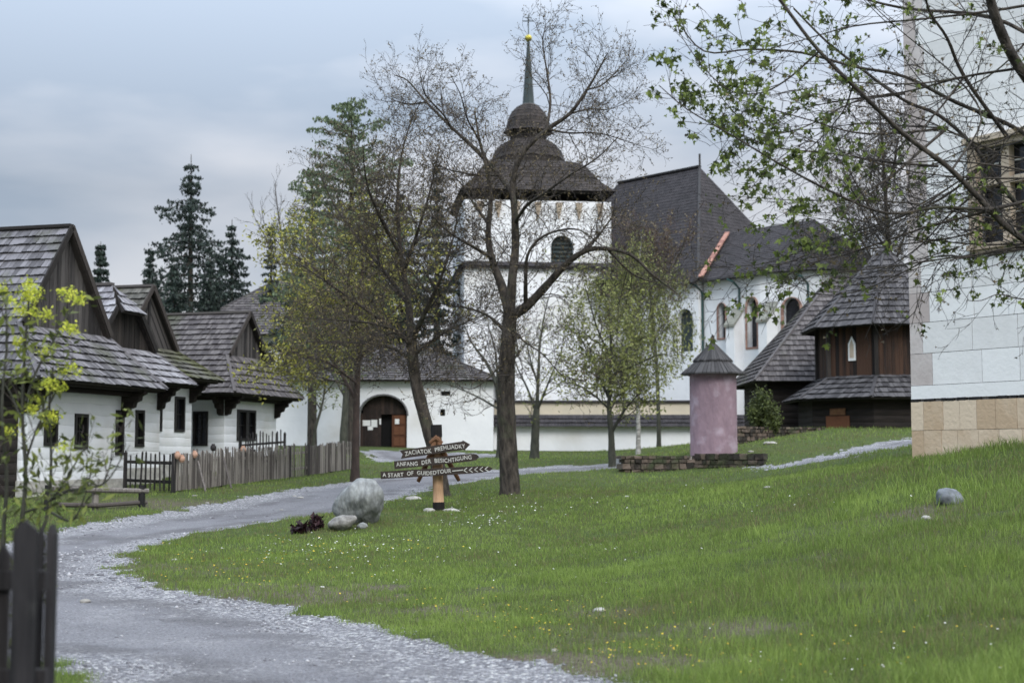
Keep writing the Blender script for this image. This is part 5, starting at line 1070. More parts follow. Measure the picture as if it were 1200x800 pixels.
def smooth_path(pts, k=3):
    """Catmull-Rom through hand-placed joints"""
    P = [pts[0]*2-pts[1]] + list(pts) + [pts[-1]*2-pts[-2]]; o = []
    for i in range(1, len(P)-2):
        for j in range(k):
            t = j/k; a, b, c, d_ = P[i-1], P[i], P[i+1], P[i+2]
            o.append(.5*((2*b)+(c-a)*t+(2*a-5*b+4*c-d_)*t*t+(3*b-a-3*c+d_)*t*t*t))
    o.append(pts[-1]); return o
def grow(tb, tips, path, r0, r1, lv, L0, dens, ang, upb, wob, ratio, minlv_sides, start=.15, leafstep=None, rt=.004):
    """side branches along a path, recursively; tips collects points for leaves"""
    seg = [(path[i+1]-path[i]).length for i in range(len(path)-1)]; tot = sum(seg)
    n = int(tot*dens[0]) if tot*dens[0] >= 1 else (1 if random.random() < tot*dens[0] else 0)
    for k in range(n):
        f = start + (1-start)*(k+random.random())/n; q = f*tot; i = 0
        while i < len(seg)-1 and q > seg[i]: q -= seg[i]; i += 1
        p_ = path[i].lerp(path[i+1], min(1, q/max(seg[i],1e-6))); t_ = (path[i+1]-path[i]).normalized()
        pe = t_.cross(vrand()).normalized(); a = ang*random.uniform(.65, 1.3); dr = (t_*math.cos(a)+pe*math.sin(a)+Vector((0,0,upb[0]))).normalized()
        Lb = L0[0]*random.uniform(.55, 1.15)*(1-.45*f); rb = max(rt, min((r0+(r1-r0)*f)*.6, Lb*ratio)); m = 4 if lv > 1 else 3
        if Lb > 1.2: m = 6
        pts = [p_]; 
        for j in range(m): dr = (dr + vrand()*wob + Vector((0,0,upb[1]))).normalized(); pts.append(pts[-1]+dr*Lb/m)
        tb.add([tuple(v) for v in pts], rb, rt*.6, 3 if rb < .02 else 5)
        if lv > 1: grow(tb, tips, pts, rb, rt, lv-1, L0[1:], dens[1:], ang, upb, wob, ratio, 3, .12, leafstep, rt)
        if lv <= (leafstep or 1): tips += [pts[-1], pts[-2], pts[1].lerp(pts[2], random.random())] if lv == 1 else [pts[-1]]
def leaf_mesh(name, P, size, shape='quad', spread=.05, dirs=None, elong=1.4, droop=0.):
    n = len(P); P = np.array(P, float) + rng.normal(0, spread, (n,3)); nrm = rng.normal(0, 1, (n,3)); nrm /= np.linalg.norm(nrm, axis=1)[:,None]
    if droop: ax = np.tile([[0,0,-1.]], (n,1)) + rng.normal(0, 1-droop, (n,3)); ax /= np.linalg.norm(ax, axis=1)[:,None]
    else: ax = rng.normal(0, 1, (n,3))
    U_ = np.cross(nrm, ax); U_ /= np.linalg.norm(U_, axis=1)[:,None]+1e-9
    if droop: V_ = ax
    else: V_ = np.cross(nrm, U_)
    S = (size*rng.uniform(.55, 1.3, n))[:,None]
    if shape == 'quad':
        L_ = np.array([(0,-.5),(.32,.0),(0,.55),(-.32,0)]); 
    elif shape == 'maple':
        R_ = [.45,.34,.62,.30,.78,.30,.62,.34,.45,.16]; A_ = np.radians([-62,-18,12,48,90,132,168,198,242,270]); L_ = np.stack([np.cos(A_)*R_, np.sin(A_)*R_], 1)
    m = len(L_); V = P[:,None]+U_[:,None]*(L_[:,0]*1.0)[None,:,None]*S[:,None]+V_[:,None]*(L_[:,1]*elong)[None,:,None]*S[:,None]
    if shape == 'maple': nn = np.cross(U_, V_); V = V + nn[:,None]*(np.abs(L_[:,0])*.8)[None,:,None]*S[:,None]
    return fast_mesh(name, V.reshape(-1,3), [np.arange(n*m).reshape(n,m)], rnd=rng.random(n))
def tree(name, label, cat, base, limbs, lv, L0, dens, ang=.85, upb=(.15,.03), wob=.16, ratio=.014, bark='bark', twig='twig', leaf=None, lsize=.03, nleaf=1., lspread=.05, start=.2, rt=.006, group=None, leafstep=1, droop=0., shape='quad', skip=0, elong=1.4):
    """limbs: list of (points, r0, r1); trunk first"""
    t = thing(name, label, cat, base, 0, group); tr = Tubes(); tw = Tubes(); tips = []
    for k, (pts, r0, r1) in enumerate(limbs):
        sp_ = smooth_path(pts, 4); n = len(sp_); rad = [r0+(r1-r0)*(i/(n-1))**.8 for i in range(n)]
        if k == 0: rad[0] *= 1.35; rad[1] *= 1.12
        rad = [r*(1+random.uniform(-.05,.05)) for r in rad]
        tr.add([tuple(v) for v in sp_], rad, None, 10 if r0 > .08 else 6)
        if k < skip: continue
        grow(tw, tips, sp_, r0, r1, lv, L0, dens, ang, upb, wob, ratio, 3, start if k == 0 else .12, leafstep, rt)
    # fix group arrays with explicit radii
    tk = obj('trunk', tr.mesh('trunk'), bark, None); tk.data.transform(Matrix.Translation(-Vector(base))); tk.parent = t
    if tw.g: cw = obj('crown', tw.mesh('crown'), twig, None); cw.data.transform(Matrix.Translation(-Vector(base))); cw.parent = t
    if leaf and tips:
        P = [p_ for p_ in tips if random.random() < nleaf] if nleaf < 1 else tips*int(nleaf)
        if P: me = leaf_mesh('foliage', P, lsize, shape, lspread, droop=droop, elong=elong); me.transform(Matrix.Translation(-Vector(base))); o = obj('foliage', me, leaf, None); o.parent = t
    return t, tips
def PL(Y_, *pts):
    """limb through seen points; third value = metres nearer or farther than Y_"""
    return [at(p_[0], p_[1], Y_ + (p_[2] if len(p_) > 2 else 0)) for p_ in pts]
def ground_first(pts, dz=-.25): g = pts[0]; g.z = float(gz(g.x, g.y)[0]) + dz; return pts
# 1 bare tree in front of the tower
Y1 = 33.
L1 = [(ground_first(PL(Y1,(598,580),(597,560),(595,520),(593,470),(594,430),(596,395),(598,365))),.26,.17),
 (PL(Y1,(597,372),(618,358,-.2),(640,335,-.4),(660,313,-.6),(680,297,-.8),(702,291,-.9),(738,298,-1.1),(765,322,-1.2),(795,345,-1.3)),.13,.015),
 (PL(Y1,(597,366),(588,335,.3),(577,305,.5),(572,275,.6),(575,235,.8),(570,195,.9),(562,165,1),(556,130,1.1)),.13,.02),
 (PL(Y1,(598,368),(600,330),(604,290,.2),(603,250,.3),(601,215,.4),(612,180,.3),(640,153,.2),(668,133,0),(688,105,-.2),(700,85,-.2),(712,62,-.3)),.13,.014),
 (PL(Y1,(640,153,.2),(645,120,.5),(641,85,.7),(636,50,.8),(640,28,.9)),.045,.010),
 (PL(Y1,(600,225,.4),(585,205,1),(560,178,1.3),(530,150,1.6),(500,120,1.9),(478,95,2.1),(462,88,2.2)),.08,.012),
 (PL(Y1,(530,152,1.6),(520,135,1),(498,110,.6),(492,85,.4)),.035,.01),
 (PL(Y1,(616,358,-.2),(616,330,-.6),(618,300,-.9),(632,280,-1.1),(655,270,-1.3),(680,270,-1.5),(705,288,-1.6)),.055,.012),
 (PL(Y1,(680,297,-.8),(697,281,-.5),(712,262,-.2),(728,240,0)),.05,.01),
 (PL(Y1,(643,152,.2),(668,156,-.4),(700,156,-.8),(738,166,-1.1)),.035,.008),
 (PL(Y1,(596,392),(575,372,.6),(552,362,1),(528,358,1.3),(500,352,1.6)),.05,.01),
 (PL(Y1,(577,303,.5),(556,290,-.2),(535,278,-.7),(515,262,-1.1),(500,240,-1.3)),.05,.01),
 (PL(Y1,(603,262,.3),(618,240,-.5),(640,225,-1.1),(668,205,-1.6),(700,185,-2),(725,160,-2.2)),.05,.01),
 (PL(Y1,(572,262,.6),(556,240,1.4),(540,215,2),(520,195,2.5)),.045,.01),
 (PL(Y1,(598,380),(612,398,-.6),(636,415,-1),(660,440,-1.3),(690,446,-1.4)),.03,.006),
 (PL(Y1,(712,292,-1),(740,320,-.6),(770,330,-.4),(800,315,-.3)),.03,.006),
 (PL(Y1,(562,165,1),(548,140,.4),(540,112,-.2),(528,88,-.5)),.03,.008),(PL(Y1,(500,120,1.9),(475,122,2.6),(450,112,3.1)),.03,.008),(PL(Y1,(585,205,1),(560,205,.2),(530,200,-.6),(505,190,-1)),.035,.008),
 (PL(Y1,(688,105,-.2),(705,100,.4),(722,84,.8),(735,70,1)),.03,.007),(PL(Y1,(668,133,0),(690,128,.8),(715,128,1.4),(738,118,1.8)),.03,.007),(PL(Y1,(594,420),(575,440,-.5),(555,455,-.9),(535,452,-1.2)),.03,.006)]
tree('bare_tree', 'large gnarled bare tree with a straight dark trunk right of the signpost', 'tree', L1[0][0][0], L1, 3, (1.7,.8,.34), (5.0,6.5,7.), ang=.85, upb=(.05,.015), wob=.2, ratio=.010, leaf='buds', lsize=.038, nleaf=1, lspread=.02, start=.6, rt=.0044, twig='twig')
# 2 leaning tree behind the signpost
Y2 = 34.5
L2 = [(ground_first(PL(Y2,(521,583),(516,560),(508,525),(498,490),(488,450),(484,425),(482,395))),.20,.13),
 (PL(Y2,(482,396),(478,350,.4),(470,300,.7),(466,240,1),(470,185,1.2),(482,140,1.3)),.11,.012),
 (PL(Y2,(484,405),(460,385,-.5),(425,360,-1),(385,332,-1.4),(345,305,-1.7)),.08,.01),
 (PL(Y2,(486,425),(460,408,.6),(420,402,1.1),(380,400,1.5),(340,402,1.8)),.06,.008),
 (PL(Y2,(482,400),(500,362,-.6),(518,322,-1.1),(532,275,-1.4),(540,225,-1.6)),.08,.01),
 (PL(Y2,(478,355,.4),(450,318,1.2),(420,280,1.8),(392,240,2.2),(375,205,2.5)),.07,.01),
 (PL(Y2,(486,415),(512,395,.6),(545,378,1.1),(578,365,1.4)),.05,.008),
 (PL(Y2,(472,320,.6),(490,270,-.4),(505,220,-1),(515,170,-1.4)),.06,.01),
 (PL(Y2,(460,385,-.5),(430,378,-1.6),(395,375,-2.4),(350,372,-3)),.045,.008),
 (PL(Y2,(470,300,.7),(448,260,-.4),(430,215,-1.2),(425,170,-1.8)),.06,.01)]
tree('budding_tree', 'leaning dark tree behind the signpost with a dense brown budding crown', 'tree', L2[0][0][0], L2, 3, (2.0,.95,.4), (5.6,6.5,6.5), ang=.9, upb=(.08,.02), wob=.2, ratio=.010, leaf='buds', lsize=.045, nleaf=1, lspread=.04, start=.65, rt=.005, twig='twig')
# yellow budding shoots within the same crown region: tree behind it
Y3 = 44.
L3 = [(ground_first(PL(Y3,(416,548),(417,520),(418,470),(420,420),(422,370),(424,330),(426,290),(427,255))),.145,.025),
 (PL(Y3,(418,470),(395,430,.6),(365,390,1.2),(335,360,1.6)),.07,.01),(PL(Y3,(420,425),(445,385,-.8),(475,350,-1.3),(500,320,-1.8)),.06,.01),
 (PL(Y3,(422,380),(395,340,-.8),(362,310,-1.4),(330,290,-1.8)),.06,.01),(PL(Y3,(424,345),(400,315,1),(372,290,1.8),(345,270,2)),.05,.008),(PL(Y3,(425,320),(450,290,1),(470,265,1.6),(480,240,2)),.05,.008),
 (PL(Y3,(419,450),(385,425,-1.2),(350,415,-2),(318,405,-2.4)),.05,.008)]
tree('budding_tree', 'straight reddish trunk tree at the fence end with yellow green buds', 'tree', L3[0][0][0], L3, 3, (2.3,1.1,.5), (3.2,4.5,5.), ang=.95, upb=(.05,.0), wob=.18, leaf='yellow_buds', lsize=.095, nleaf=2, lspread=.12, bark='bark_red', start=.45, rt=.006)
# larch-like tall green tree
def conifer(name, label, px_, base_py, top_py, Y_, half_px, m='spruce_needles', bark='bark', dens=1., open_=.0, qs=.27, group=None, sway=0, flat=.0, tail=.35, zb=None, pw=.72, z0=.12):
    b = at(px_, base_py, Y_); 
    if zb is None: b.z = float(hgt(b.x, Y_))
    top = at(px_+sway, top_py, Y_); H = top.z-b.z; Rm = half_px/F*Y_; t = thing(name, label, 'tree', b, 0, group)
    tr = MB(); pts = [b.lerp(top, f) for f in (0,.3,.6,1)]; tr.tube(pts, [H*.018,H*.014,H*.009,.02], 8); o = obj('trunk', tr, bark, t)
    br = Tubes(); P = []; z = H*z0
    while z < H*.985:
        f = 1-z/H; r = Rm*min(1.05,(f*(2.4 if pw > .6 else 2.0))**(.92 if pw > .6 else pw))*random.uniform(.7,1.12)*(1+.25*math.sin(z*2.3+px_)); k = random.randint(4,6) if open_ < .5 else random.randint(2,4); a0 = random.random()*6.28
        for j in range(k):
            a = a0+j*6.28/k+random.uniform(-.3,.3); rr = max(.3, r*random.uniform(.6,1.12)); d_ = Vector((math.cos(a), math.sin(a), 0)); s0 = b.lerp(top, z/H)
            dro = -.32*rr*(.4+f) + flat*rr; pp = [s0, s0+d_*rr*.35+up*(dro*.25+.05*rr), s0+d_*rr*.7+up*(dro*.75), s0+d_*rr+up*(dro*.72)]; br.add([tuple(v) for v in pp], .02+.012*rr, .008, 3)
            m_ = int(rr*38*dens*(1-open_*.5))+6
            for _ in range(m_):
                q = random.random()**.8; seg = min(2, int(q*3)); w = q*3-seg; p_ = pp[seg].lerp(pp[seg+1], w); sp_ = rr*.13*(1.15-q)+.05
                P.append((p_.x+random.gauss(0,sp_), p_.y+random.gauss(0,sp_), p_.z-abs(random.gauss(0,tail*.27*(1.15-q*.6)))+.06))
        z += H*random.uniform(.022,.040)*(1+open_*.4)
    cr_ = br.mesh('branches'); cr_.transform(Matrix.Translation(-b)); obj('branches', cr_, bark, None).parent = t
    me = leaf_mesh('foliage', P, qs, 'quad', .03, droop=.55, elong=1.0); me.transform(Matrix.Translation(-b)); obj('foliage', me, m, None).parent = t
conifer('spruce_tree', 'tallest dark spruce rising behind the cottages', 224, 420, 181, 108, 74, dens=1.2, qs=.24, group='spruces behind the cottages', tail=.9)
conifer('spruce_tree', 'shorter spruce touching the right side of the tallest one', 272, 420, 257, 104, 40, dens=1.2, qs=.24, group='spruces behind the cottages', tail=.7)
conifer('spruce_tree', 'slim ragged spruce left of the tallest one', 176, 420, 290, 100, 30, dens=1.0, qs=.24, group='spruces behind the cottages', tail=.6)
conifer('spruce_tree', 'tiny lone spruce tip over the nearest cottage roof', 118, 420, 283, 100, 26, dens=1.0, qs=.34, group='spruces behind the cottages', tail=.5)
conifer('spruce_tree', 'bushy spruce between the tall one and the manor roof', 246, 430, 300, 98, 38, dens=1.2, qs=.24, group='spruces behind the cottages', tail=.7)
conifer('spruce_tree', 'low spruce peeking above the mossy cottage roof', 204, 430, 305, 96, 34, dens=1.2, qs=.24, group='spruces behind the cottages', tail=.7)
conifer('spruce_tree', 'narrow spruce left of the tall larch', 318, 420, 262, 100, 20, dens=.9, qs=.24, group='spruces behind the cottages')
conifer('larch_tree', 'tall airy larch with fresh green top rising over the gatehouse', 412, 500, 114, 68, 84, m='larch_needles', dens=1.7, open_=.2, qs=.17, flat=.5, tail=.6, pw=.36, z0=.34)
conifer('larch_tree', 'second softer larch left of the tall one', 366, 500, 190, 74, 56, m='larch_needles', dens=1.4, open_=.25, qs=.17, flat=.4, tail=.6, pw=.5, z0=.36)
conifer('fir_tree', 'dark narrow fir close to the tower left edge', 512, 470, 190, 92, 34, dens=1.2, qs=.24, tail=.6)
conifer('fir_tree', 'dark fir behind the leaning tree crown', 470, 470, 225, 94, 40, dens=1.1, qs=.24, tail=.6)
conifer('fir_tree', 'low dark fir behind the gatehouse roof', 440, 470, 290, 92, 46, dens=1.1, qs=.24, tail=.6)
conifer('fir_tree', 'low dark fir left of the gatehouse roof ridge', 350, 470, 300, 90, 44, dens=1.1, qs=.24, tail=.6)
# small trees by the gate and in the mid lawn
Y_ = 56; L_ = [(ground_first(PL(Y_,(365,552),(366,535),(369,505),(376,480),(380,460),(383,430))),.09,.03),(PL(Y_,(376,480),(362,460,.5),(348,445,.8)),.03,.008),(PL(Y_,(380,462),(394,445,-.5),(408,430,-.8)),.03,.008)]
tree('sapling', 'thin crooked sapling growing beside the picket fence', 'tree', L_[0][0][0], L_, 2, (1.6,.6), (3.0,4.), leaf='green_leaves', lsize=.11, nleaf=2, lspread=.12, bark='bark_green', rt=.008, start=.55)
Y_ = 66; L_ = [(ground_first(PL(Y_,(402,535),(403,505),(405,470),(406,440),(408,400),(410,350))),.24,.05),(PL(Y_,(405,465),(385,430,.5),(360,400,.9),(340,380,1.2)),.09,.015),(PL(Y_,(406,445),(420,410,-.5),(432,380,-.8),(440,350,-1)),.08,.015),(PL(Y_,(407,420),(390,390,-.7),(375,350,-1.2)),.07,.01)]
tree('leafy_tree', 'green mossy tree behind the picket fence left of the gate', 'tree', L_[0][0][0], L_, 3, (2.2,1.1,.5), (2.2,3.4,4.), upb=(.3,.06), leaf='green_leaves', lsize=.12, nleaf=1, lspread=.16, bark='bark_green', rt=.009, start=.62)
Y_ = 60; L_ = [(ground_first(PL(Y_,(588,545),(588,510),(587,475),(584,450))),.26,.16),(PL(Y_,(585,455),(570,425,.5),(552,400,.8),(540,370,1)),.10,.012),(PL(Y_,(586,460),(600,425,-.4),(618,400,-.6)),.09,.012),(PL(Y_,(584,452),(580,410,0),(570,375,.5)),.08,.012),(PL(Y_,(586,480),(560,465,.5),(530,452,1),(510,448,1.2)),.06,.01)]
tree('bare_tree', 'grey green trunk half hidden behind the large bare tree', 'tree', L_[0][0][0], L_, 3, (2.2,1.1,.5), (1.8,2.8,3.6), leaf='green_leaves', lsize=.05, bark='bark_green', rt=.0095, start=.6)
Y_ = 58; L_ = [(ground_first(PL(Y_,(626,540),(627,515),(628,490),(629,478))),.22,.13),(PL(Y_,(628,482),(618,455,.4),(606,430,.7),(598,405,1)),.07,.01),(PL(Y_,(629,480),(631,440,0),(633,400,.2),(640,360,.4),(648,335,.5)),.09,.012),(PL(Y_,(629,482),(640,455,-.4),(650,430,-.7),(664,395,-1)),.07,.01),(PL(Y_,(630,450),(620,415,-.5),(614,385,-.8)),.05,.01)]
tree('sparse_tree', 'slim three forked tree with few new leaves before the white churchyard wall', 'tree', L_[0][0][0], L_, 3, (1.8,.9,.45), (2.2,3.2,4.), ang=.6, leaf='birch_leaves', lsize=.085, bark='bark_green', rt=.0085, start=.5)
Y_ = 52; L_ = [(ground_first(PL(Y_,(718,549),(717,530),(716,505),(714,480),(715,440),(716,400),(712,345))),.17,.03),(PL(Y_,(717,506),(732,480,-.5),(745,465,-.8),(758,450,-1)),.07,.01),(PL(Y_,(715,470),(700,435,.5),(685,405,.9),(672,375,1.2)),.06,.01),(PL(Y_,(715,450),(735,410,.6),(752,375,1),(765,340,1.2)),.06,.01),(PL(Y_,(716,420),(700,385,-.8),(690,350,-1.2),(684,330,-1.4)),.05,.008),(PL(Y_,(715,480),(695,462,-.6),(675,450,-1),(655,448,-1.3)),.05,.008),(PL(Y_,(716,440),(750,425,-1),(775,415,-1.4),(792,420,-1.6)),.05,.008)]
tree('leafing_tree', 'small round tree in fresh olive leaf left of the pink shrine', 'tree', L_[0][0][0], L_, 3, (1.9,1.,.5), (3.8,4.6,5.), ang=.9, leaf='birch_leaves', lsize=.10, nleaf=2, lspread=.12, bark='bark_green', rt=.0075, start=.3)
# weeping birch
Y_ = 62; L_ = [(ground_first(PL(Y_,(748,540),(748,500),(747,450),(746,400),(748,350),(750,300),(752,275))),.12,.02),(PL(Y_,(747,430),(765,395,.6),(785,375,1),(800,372,1.2)),.05,.01),(PL(Y_,(747,400),(728,365,-.5),(712,345,-.8)),.045,.01),(PL(Y_,(748,360),(768,330,-.6),(790,318,-1)),.04,.01),(PL(Y_,(749,330),(735,305,.6),(722,298,.9)),.035,.008),(PL(Y_,(747,455),(725,425,.7),(706,412,1.1)),.045,.01)]
tb_, tips_ = tree('birch_tree', 'weeping birch with white trunk and hanging yellow green shoots beside the shrine', 'tree', L_[0][0][0], L_, 2, (1.7,.9), (4.5,4.5), ang=.9, leaf=None, bark='bark_birch', rt=.008, start=.35)
hang = Tubes(); P = []
for p_ in tips_[::2]:
    if random.random() < .9:
        L = random.uniform(.6,2.3); q = [p_]; 
        for j in range(5): q.append(q[-1] + Vector((random.gauss(0,.05), random.gauss(0,.05), -L/5)))
        hang.add([tuple(v) for v in q], .006, .004, 3)
        for j in range(int(L*16)): f = random.random()*4.99; i = int(f); P.append(tuple(q[i].lerp(q[i+1], f-i)))
b_ = Vector(tb_.location); me = hang.mesh('hanging_twigs'); me.transform(Matrix.Translation(-b_)); obj('hanging_twigs', me, 'twig').parent = tb_
me = leaf_mesh('foliage', P, .085, 'quad', .05, droop=.5); me.transform(Matrix.Translation(-b_)); obj('foliage', me, 'birch_leaves').parent = tb_
# bare reddish tree in front of the nave
Y_ = 70; L_ = [(ground_first(PL(Y_,(772,538),(772,500),(770,440),(766,380),(762,330),(758,290))),.13,.04),(PL(Y_,(766,370),(745,330,.6),(730,295,1),(722,262,1.3)),.06,.01),(PL(Y_,(765,360),(785,320,-.6),(800,290,-1),(806,270,-1.2)),.06,.01),(PL(Y_,(762,330),(752,290,-.7),(745,262,-1)),.05,.01),(PL(Y_,(763,340),(775,300,.8),(778,268,1.2)),.05,.01)]
tree('budding_tree', 'reddish budding tree standing before the dark nave roof', 'tree', L_[0][0][0], L_, 3, (2.0,1.1,.5), (3.4,4.0,4.5), ang=.8, leaf='buds', lsize=.09, nleaf=1, bark='bark_green', twig='twig_red', rt=.0085, start=.6)
# thin bare tree left of the larch
Y_ = 88; L_ = [(PL(Y_,(345,440),(342,380),(338,330),(332,290),(326,250),(322,215)),.14,.02),(PL(Y_,(338,330),(318,290,.6),(302,262,1),(292,240,1.2)),.06,.01),(PL(Y_,(335,310),(350,270,-.6),(356,240,-1)),.05,.01),(PL(Y_,(332,290),(312,268,-.6),(305,235,-1)),.05,.01)]
L_[0][0][0].z = 2.3; tree('bare_tree', 'thin leafless tree in the gap left of the larches', 'tree', L_[0][0][0], L_, 2, (2.4,1.), (1.4,2.2), ang=.6, rt=.012, start=.5, upb=(.3,.05))
# dark bare tree behind the wooden bell tower
Y_ = 80; L_ = [(PL(Y_,(1052,500),(1050,420),(1046,340),(1040,270),(1036,200),(1030,120)),.3,.05),(PL(Y_,(1048,360),(1020,300,.6),(995,260,1),(970,235,1.3)),.10,.015),(PL(Y_,(1044,320),(1062,270,-.6),(1075,220,-1)),.10,.015),(PL(Y_,(1040,280),(1012,230,-.8),(990,190,-1.2),(975,150,-1.5)),.09,.012),(PL(Y_,(1037,230),(1050,180,.8),(1058,130,1.2)),.08,.012),(PL(Y_,(1046,340),(1010,322,-1),(980,310,-1.6),(955,300,-2)),.08,.012),(PL(Y_,(1042,295),(1020,265,1.2),(1005,235,1.7),(1000,210,2)),.08,.012)]
L_[0][0][0].z = 3.2; tree('bare_tree', 'dark bare tree rising behind the wooden bell tower', 'tree', L_[0][0][0], L_, 3, (3.0,1.6,.7), (2.6,3.4,3.6), ang=.8, leaf='buds', lsize=.10, twig='twig_dark', rt=.0115, start=.45)
# bush beside the shrine
def bush(name, label, c, w, h, n, m, size, stems=9, droop=.0, up_=.35):
    t = thing(name, label, 'shrub', c); tw = Tubes(); P = []
    for k in range(stems*6):
        a = random.random()*6.28; r = random.random()**.5; tip = Vector((c.x+math.cos(a)*w*r*.9, c.y+math.sin(a)*w*r*.9, c.z+h*(1-.55*r*r)*random.uniform(.55,1.02))); q = [Vector((c.x+random.gauss(0,w*.12), c.y+random.gauss(0,w*.12), c.z-.05))]; mid_ = q[0].lerp(tip, .5)+vrand()*w*.07; q += [mid_, tip]
        tw.add([tuple(v) for v in q], .012, .004, 3)
        for j in range(n//(stems*6)): f = .25+.75*random.random(); p_ = q[0].lerp(mid_, f*2) if f < .5 else mid_.lerp(tip, f*2-1); P.append((p_.x+random.gauss(0,w*.09), p_.y+random.gauss(0,w*.09), p_.z+random.gauss(0,h*.04)))
    me = tw.mesh('stem'); me.transform(Matrix.Translation(-c)); obj('stem', me, 'twig_dark').parent = t
    me = leaf_mesh('foliage', P, size, 'quad', .02, droop=droop); me.transform(Matrix.Translation(-c)); obj('foliage', me, m).parent = t
c = gv(893, 55.5); bush('garden_shrub', 'green conifer shrub right of the pink shrine', c, .78, at(893,447,55.5).z-c.z, 7000, 'bush_leaves', .09)
c = gv(360, 26.4); c.x = at(352,612,26.2).x; c.z = gz(c.x, 26.2)[0]; c.y = 26.2; bush('dark_plant', 'low blackish red leaved plant at the road edge left of the boulder', c, .20, .22, 420, 'blood_leaves', .085)
c2 = Vector((at(371,608,26.5).x, 26.5, 0)); c2.z = gz(c2.x, c2.y)[0]; bush('dark_plant', 'taller tuft of the blackish red plant touching the boulder rocks', c2, .17, .30, 380, 'blood_leaves', .08)
c = gv(437, 64); c.z = at(437,541,64).z - .1; bush('rock_garden_shrub', 'low shrub tuft on the lawn in front of the arched gate', c, .5, .42, 900, 'bush_leaves', .09)
for k in range(3):
    g = at(425+k*7, 541-(k%2)*3, 63.4); mb = MB(); rock(mb, (g.x,g.y,g.z), (.22,.16,.13), 60+k, 12, 8); solo('pale_stone', mb, 'rock_white', ['leftmost pale stone by the low shrub near the gate','middle pale stone by the low shrub near the gate','rightmost pale stone by the low shrub near the gate'][k], 'stone', g, 'stones around the gate shrub', smooth=True)

# sapling with yellow green blossom at the left edge (nearer than the cottages)
Y_ = 9.5; t0 = gv(22, Y_, -.1)
LB_ = [(ground_first(PL(Y_,(20,760),(24,640),(30,560),(26,480),(30,400),(34,350)), -.1),.022,.006),
 (ground_first(PL(Y_,(30,760,.2),(44,650,.2),(56,600,.3),(60,540,.2),(58,480,.1),(62,430,0)), -.1),.018,.005),
 (ground_first(PL(Y_,(8,760,.1),(4,640,0),(8,560,-.1),(2,480,-.2),(8,400,-.2),(6,350,-.2)), -.1),.018,.005),
 (PL(Y_,(30,470),(45,430,.1),(62,400,.2),(78,372,.2),(92,352,.2)),.010,.004),(PL(Y_,(60,585,.2),(80,575,-.1),(100,572,-.2),(122,566,-.3),(138,545,-.3),(147,520,-.3)),.013,.003),
 (PL(Y_,(60,600,.2),(80,610,0),(92,600,-.1),(105,560,-.1),(108,530,-.1)),.009,.003),(PL(Y_,(30,540),(44,500,0),(60,470,.1),(75,440,.1),(88,420,.1)),.009,.003),(PL(Y_,(28,500),(12,460,.1),(-8,430,.1),(-14,390,.1)),.009,.003),
 (PL(Y_,(122,566,-.3),(130,540,-.2),(132,505,-.2)),.006,.003),(PL(Y_,(30,600),(60,585,-.2),(90,540,-.3),(104,515,-.3)),.008,.003)]
tsp, tips_ = tree('flowering_sapling', 'sapling with yellow green blossom clusters behind the left foreground fence', 'tree', LB_[0][0][0], LB_, 2, (.32,.15), (11.,11.), ang=.7, upb=(.25,.05), wob=.2, leaf='sapling_leaves', lsize=.042, nleaf=1, lspread=.035, bark='bark_green', twig='twig', rt=.0024, start=.35, leafstep=2, elong=1.9)
P = []
for (a, b) in ((35,333),(30,343),(42,340),(2,338),(5,345),(33,349),(40,350),(14,353),(24,364),(28,362),(43,366),(55,370),(76,343),(83,345),(92,352),(80,384),(84,387),(52,413),(57,448),(63,452),(70,455),(75,434),(87,432),(46,468),(62,487),(56,498),(10,505),(74,524),(36,480),(20,400)):
    c = at(a, b, Y_+random.uniform(-.2,.2))
    for _ in range(75): P.append((c.x+random.gauss(0,.026), c.y+random.gauss(0,.025), c.z+random.gauss(0,.020)))
me = leaf_mesh('blossom', P, .020, 'quad', .002, elong=1.1); me.transform(Matrix.Translation(-Vector(tsp.location))); obj('blossom', me, 'yellow_flowers').parent = tsp

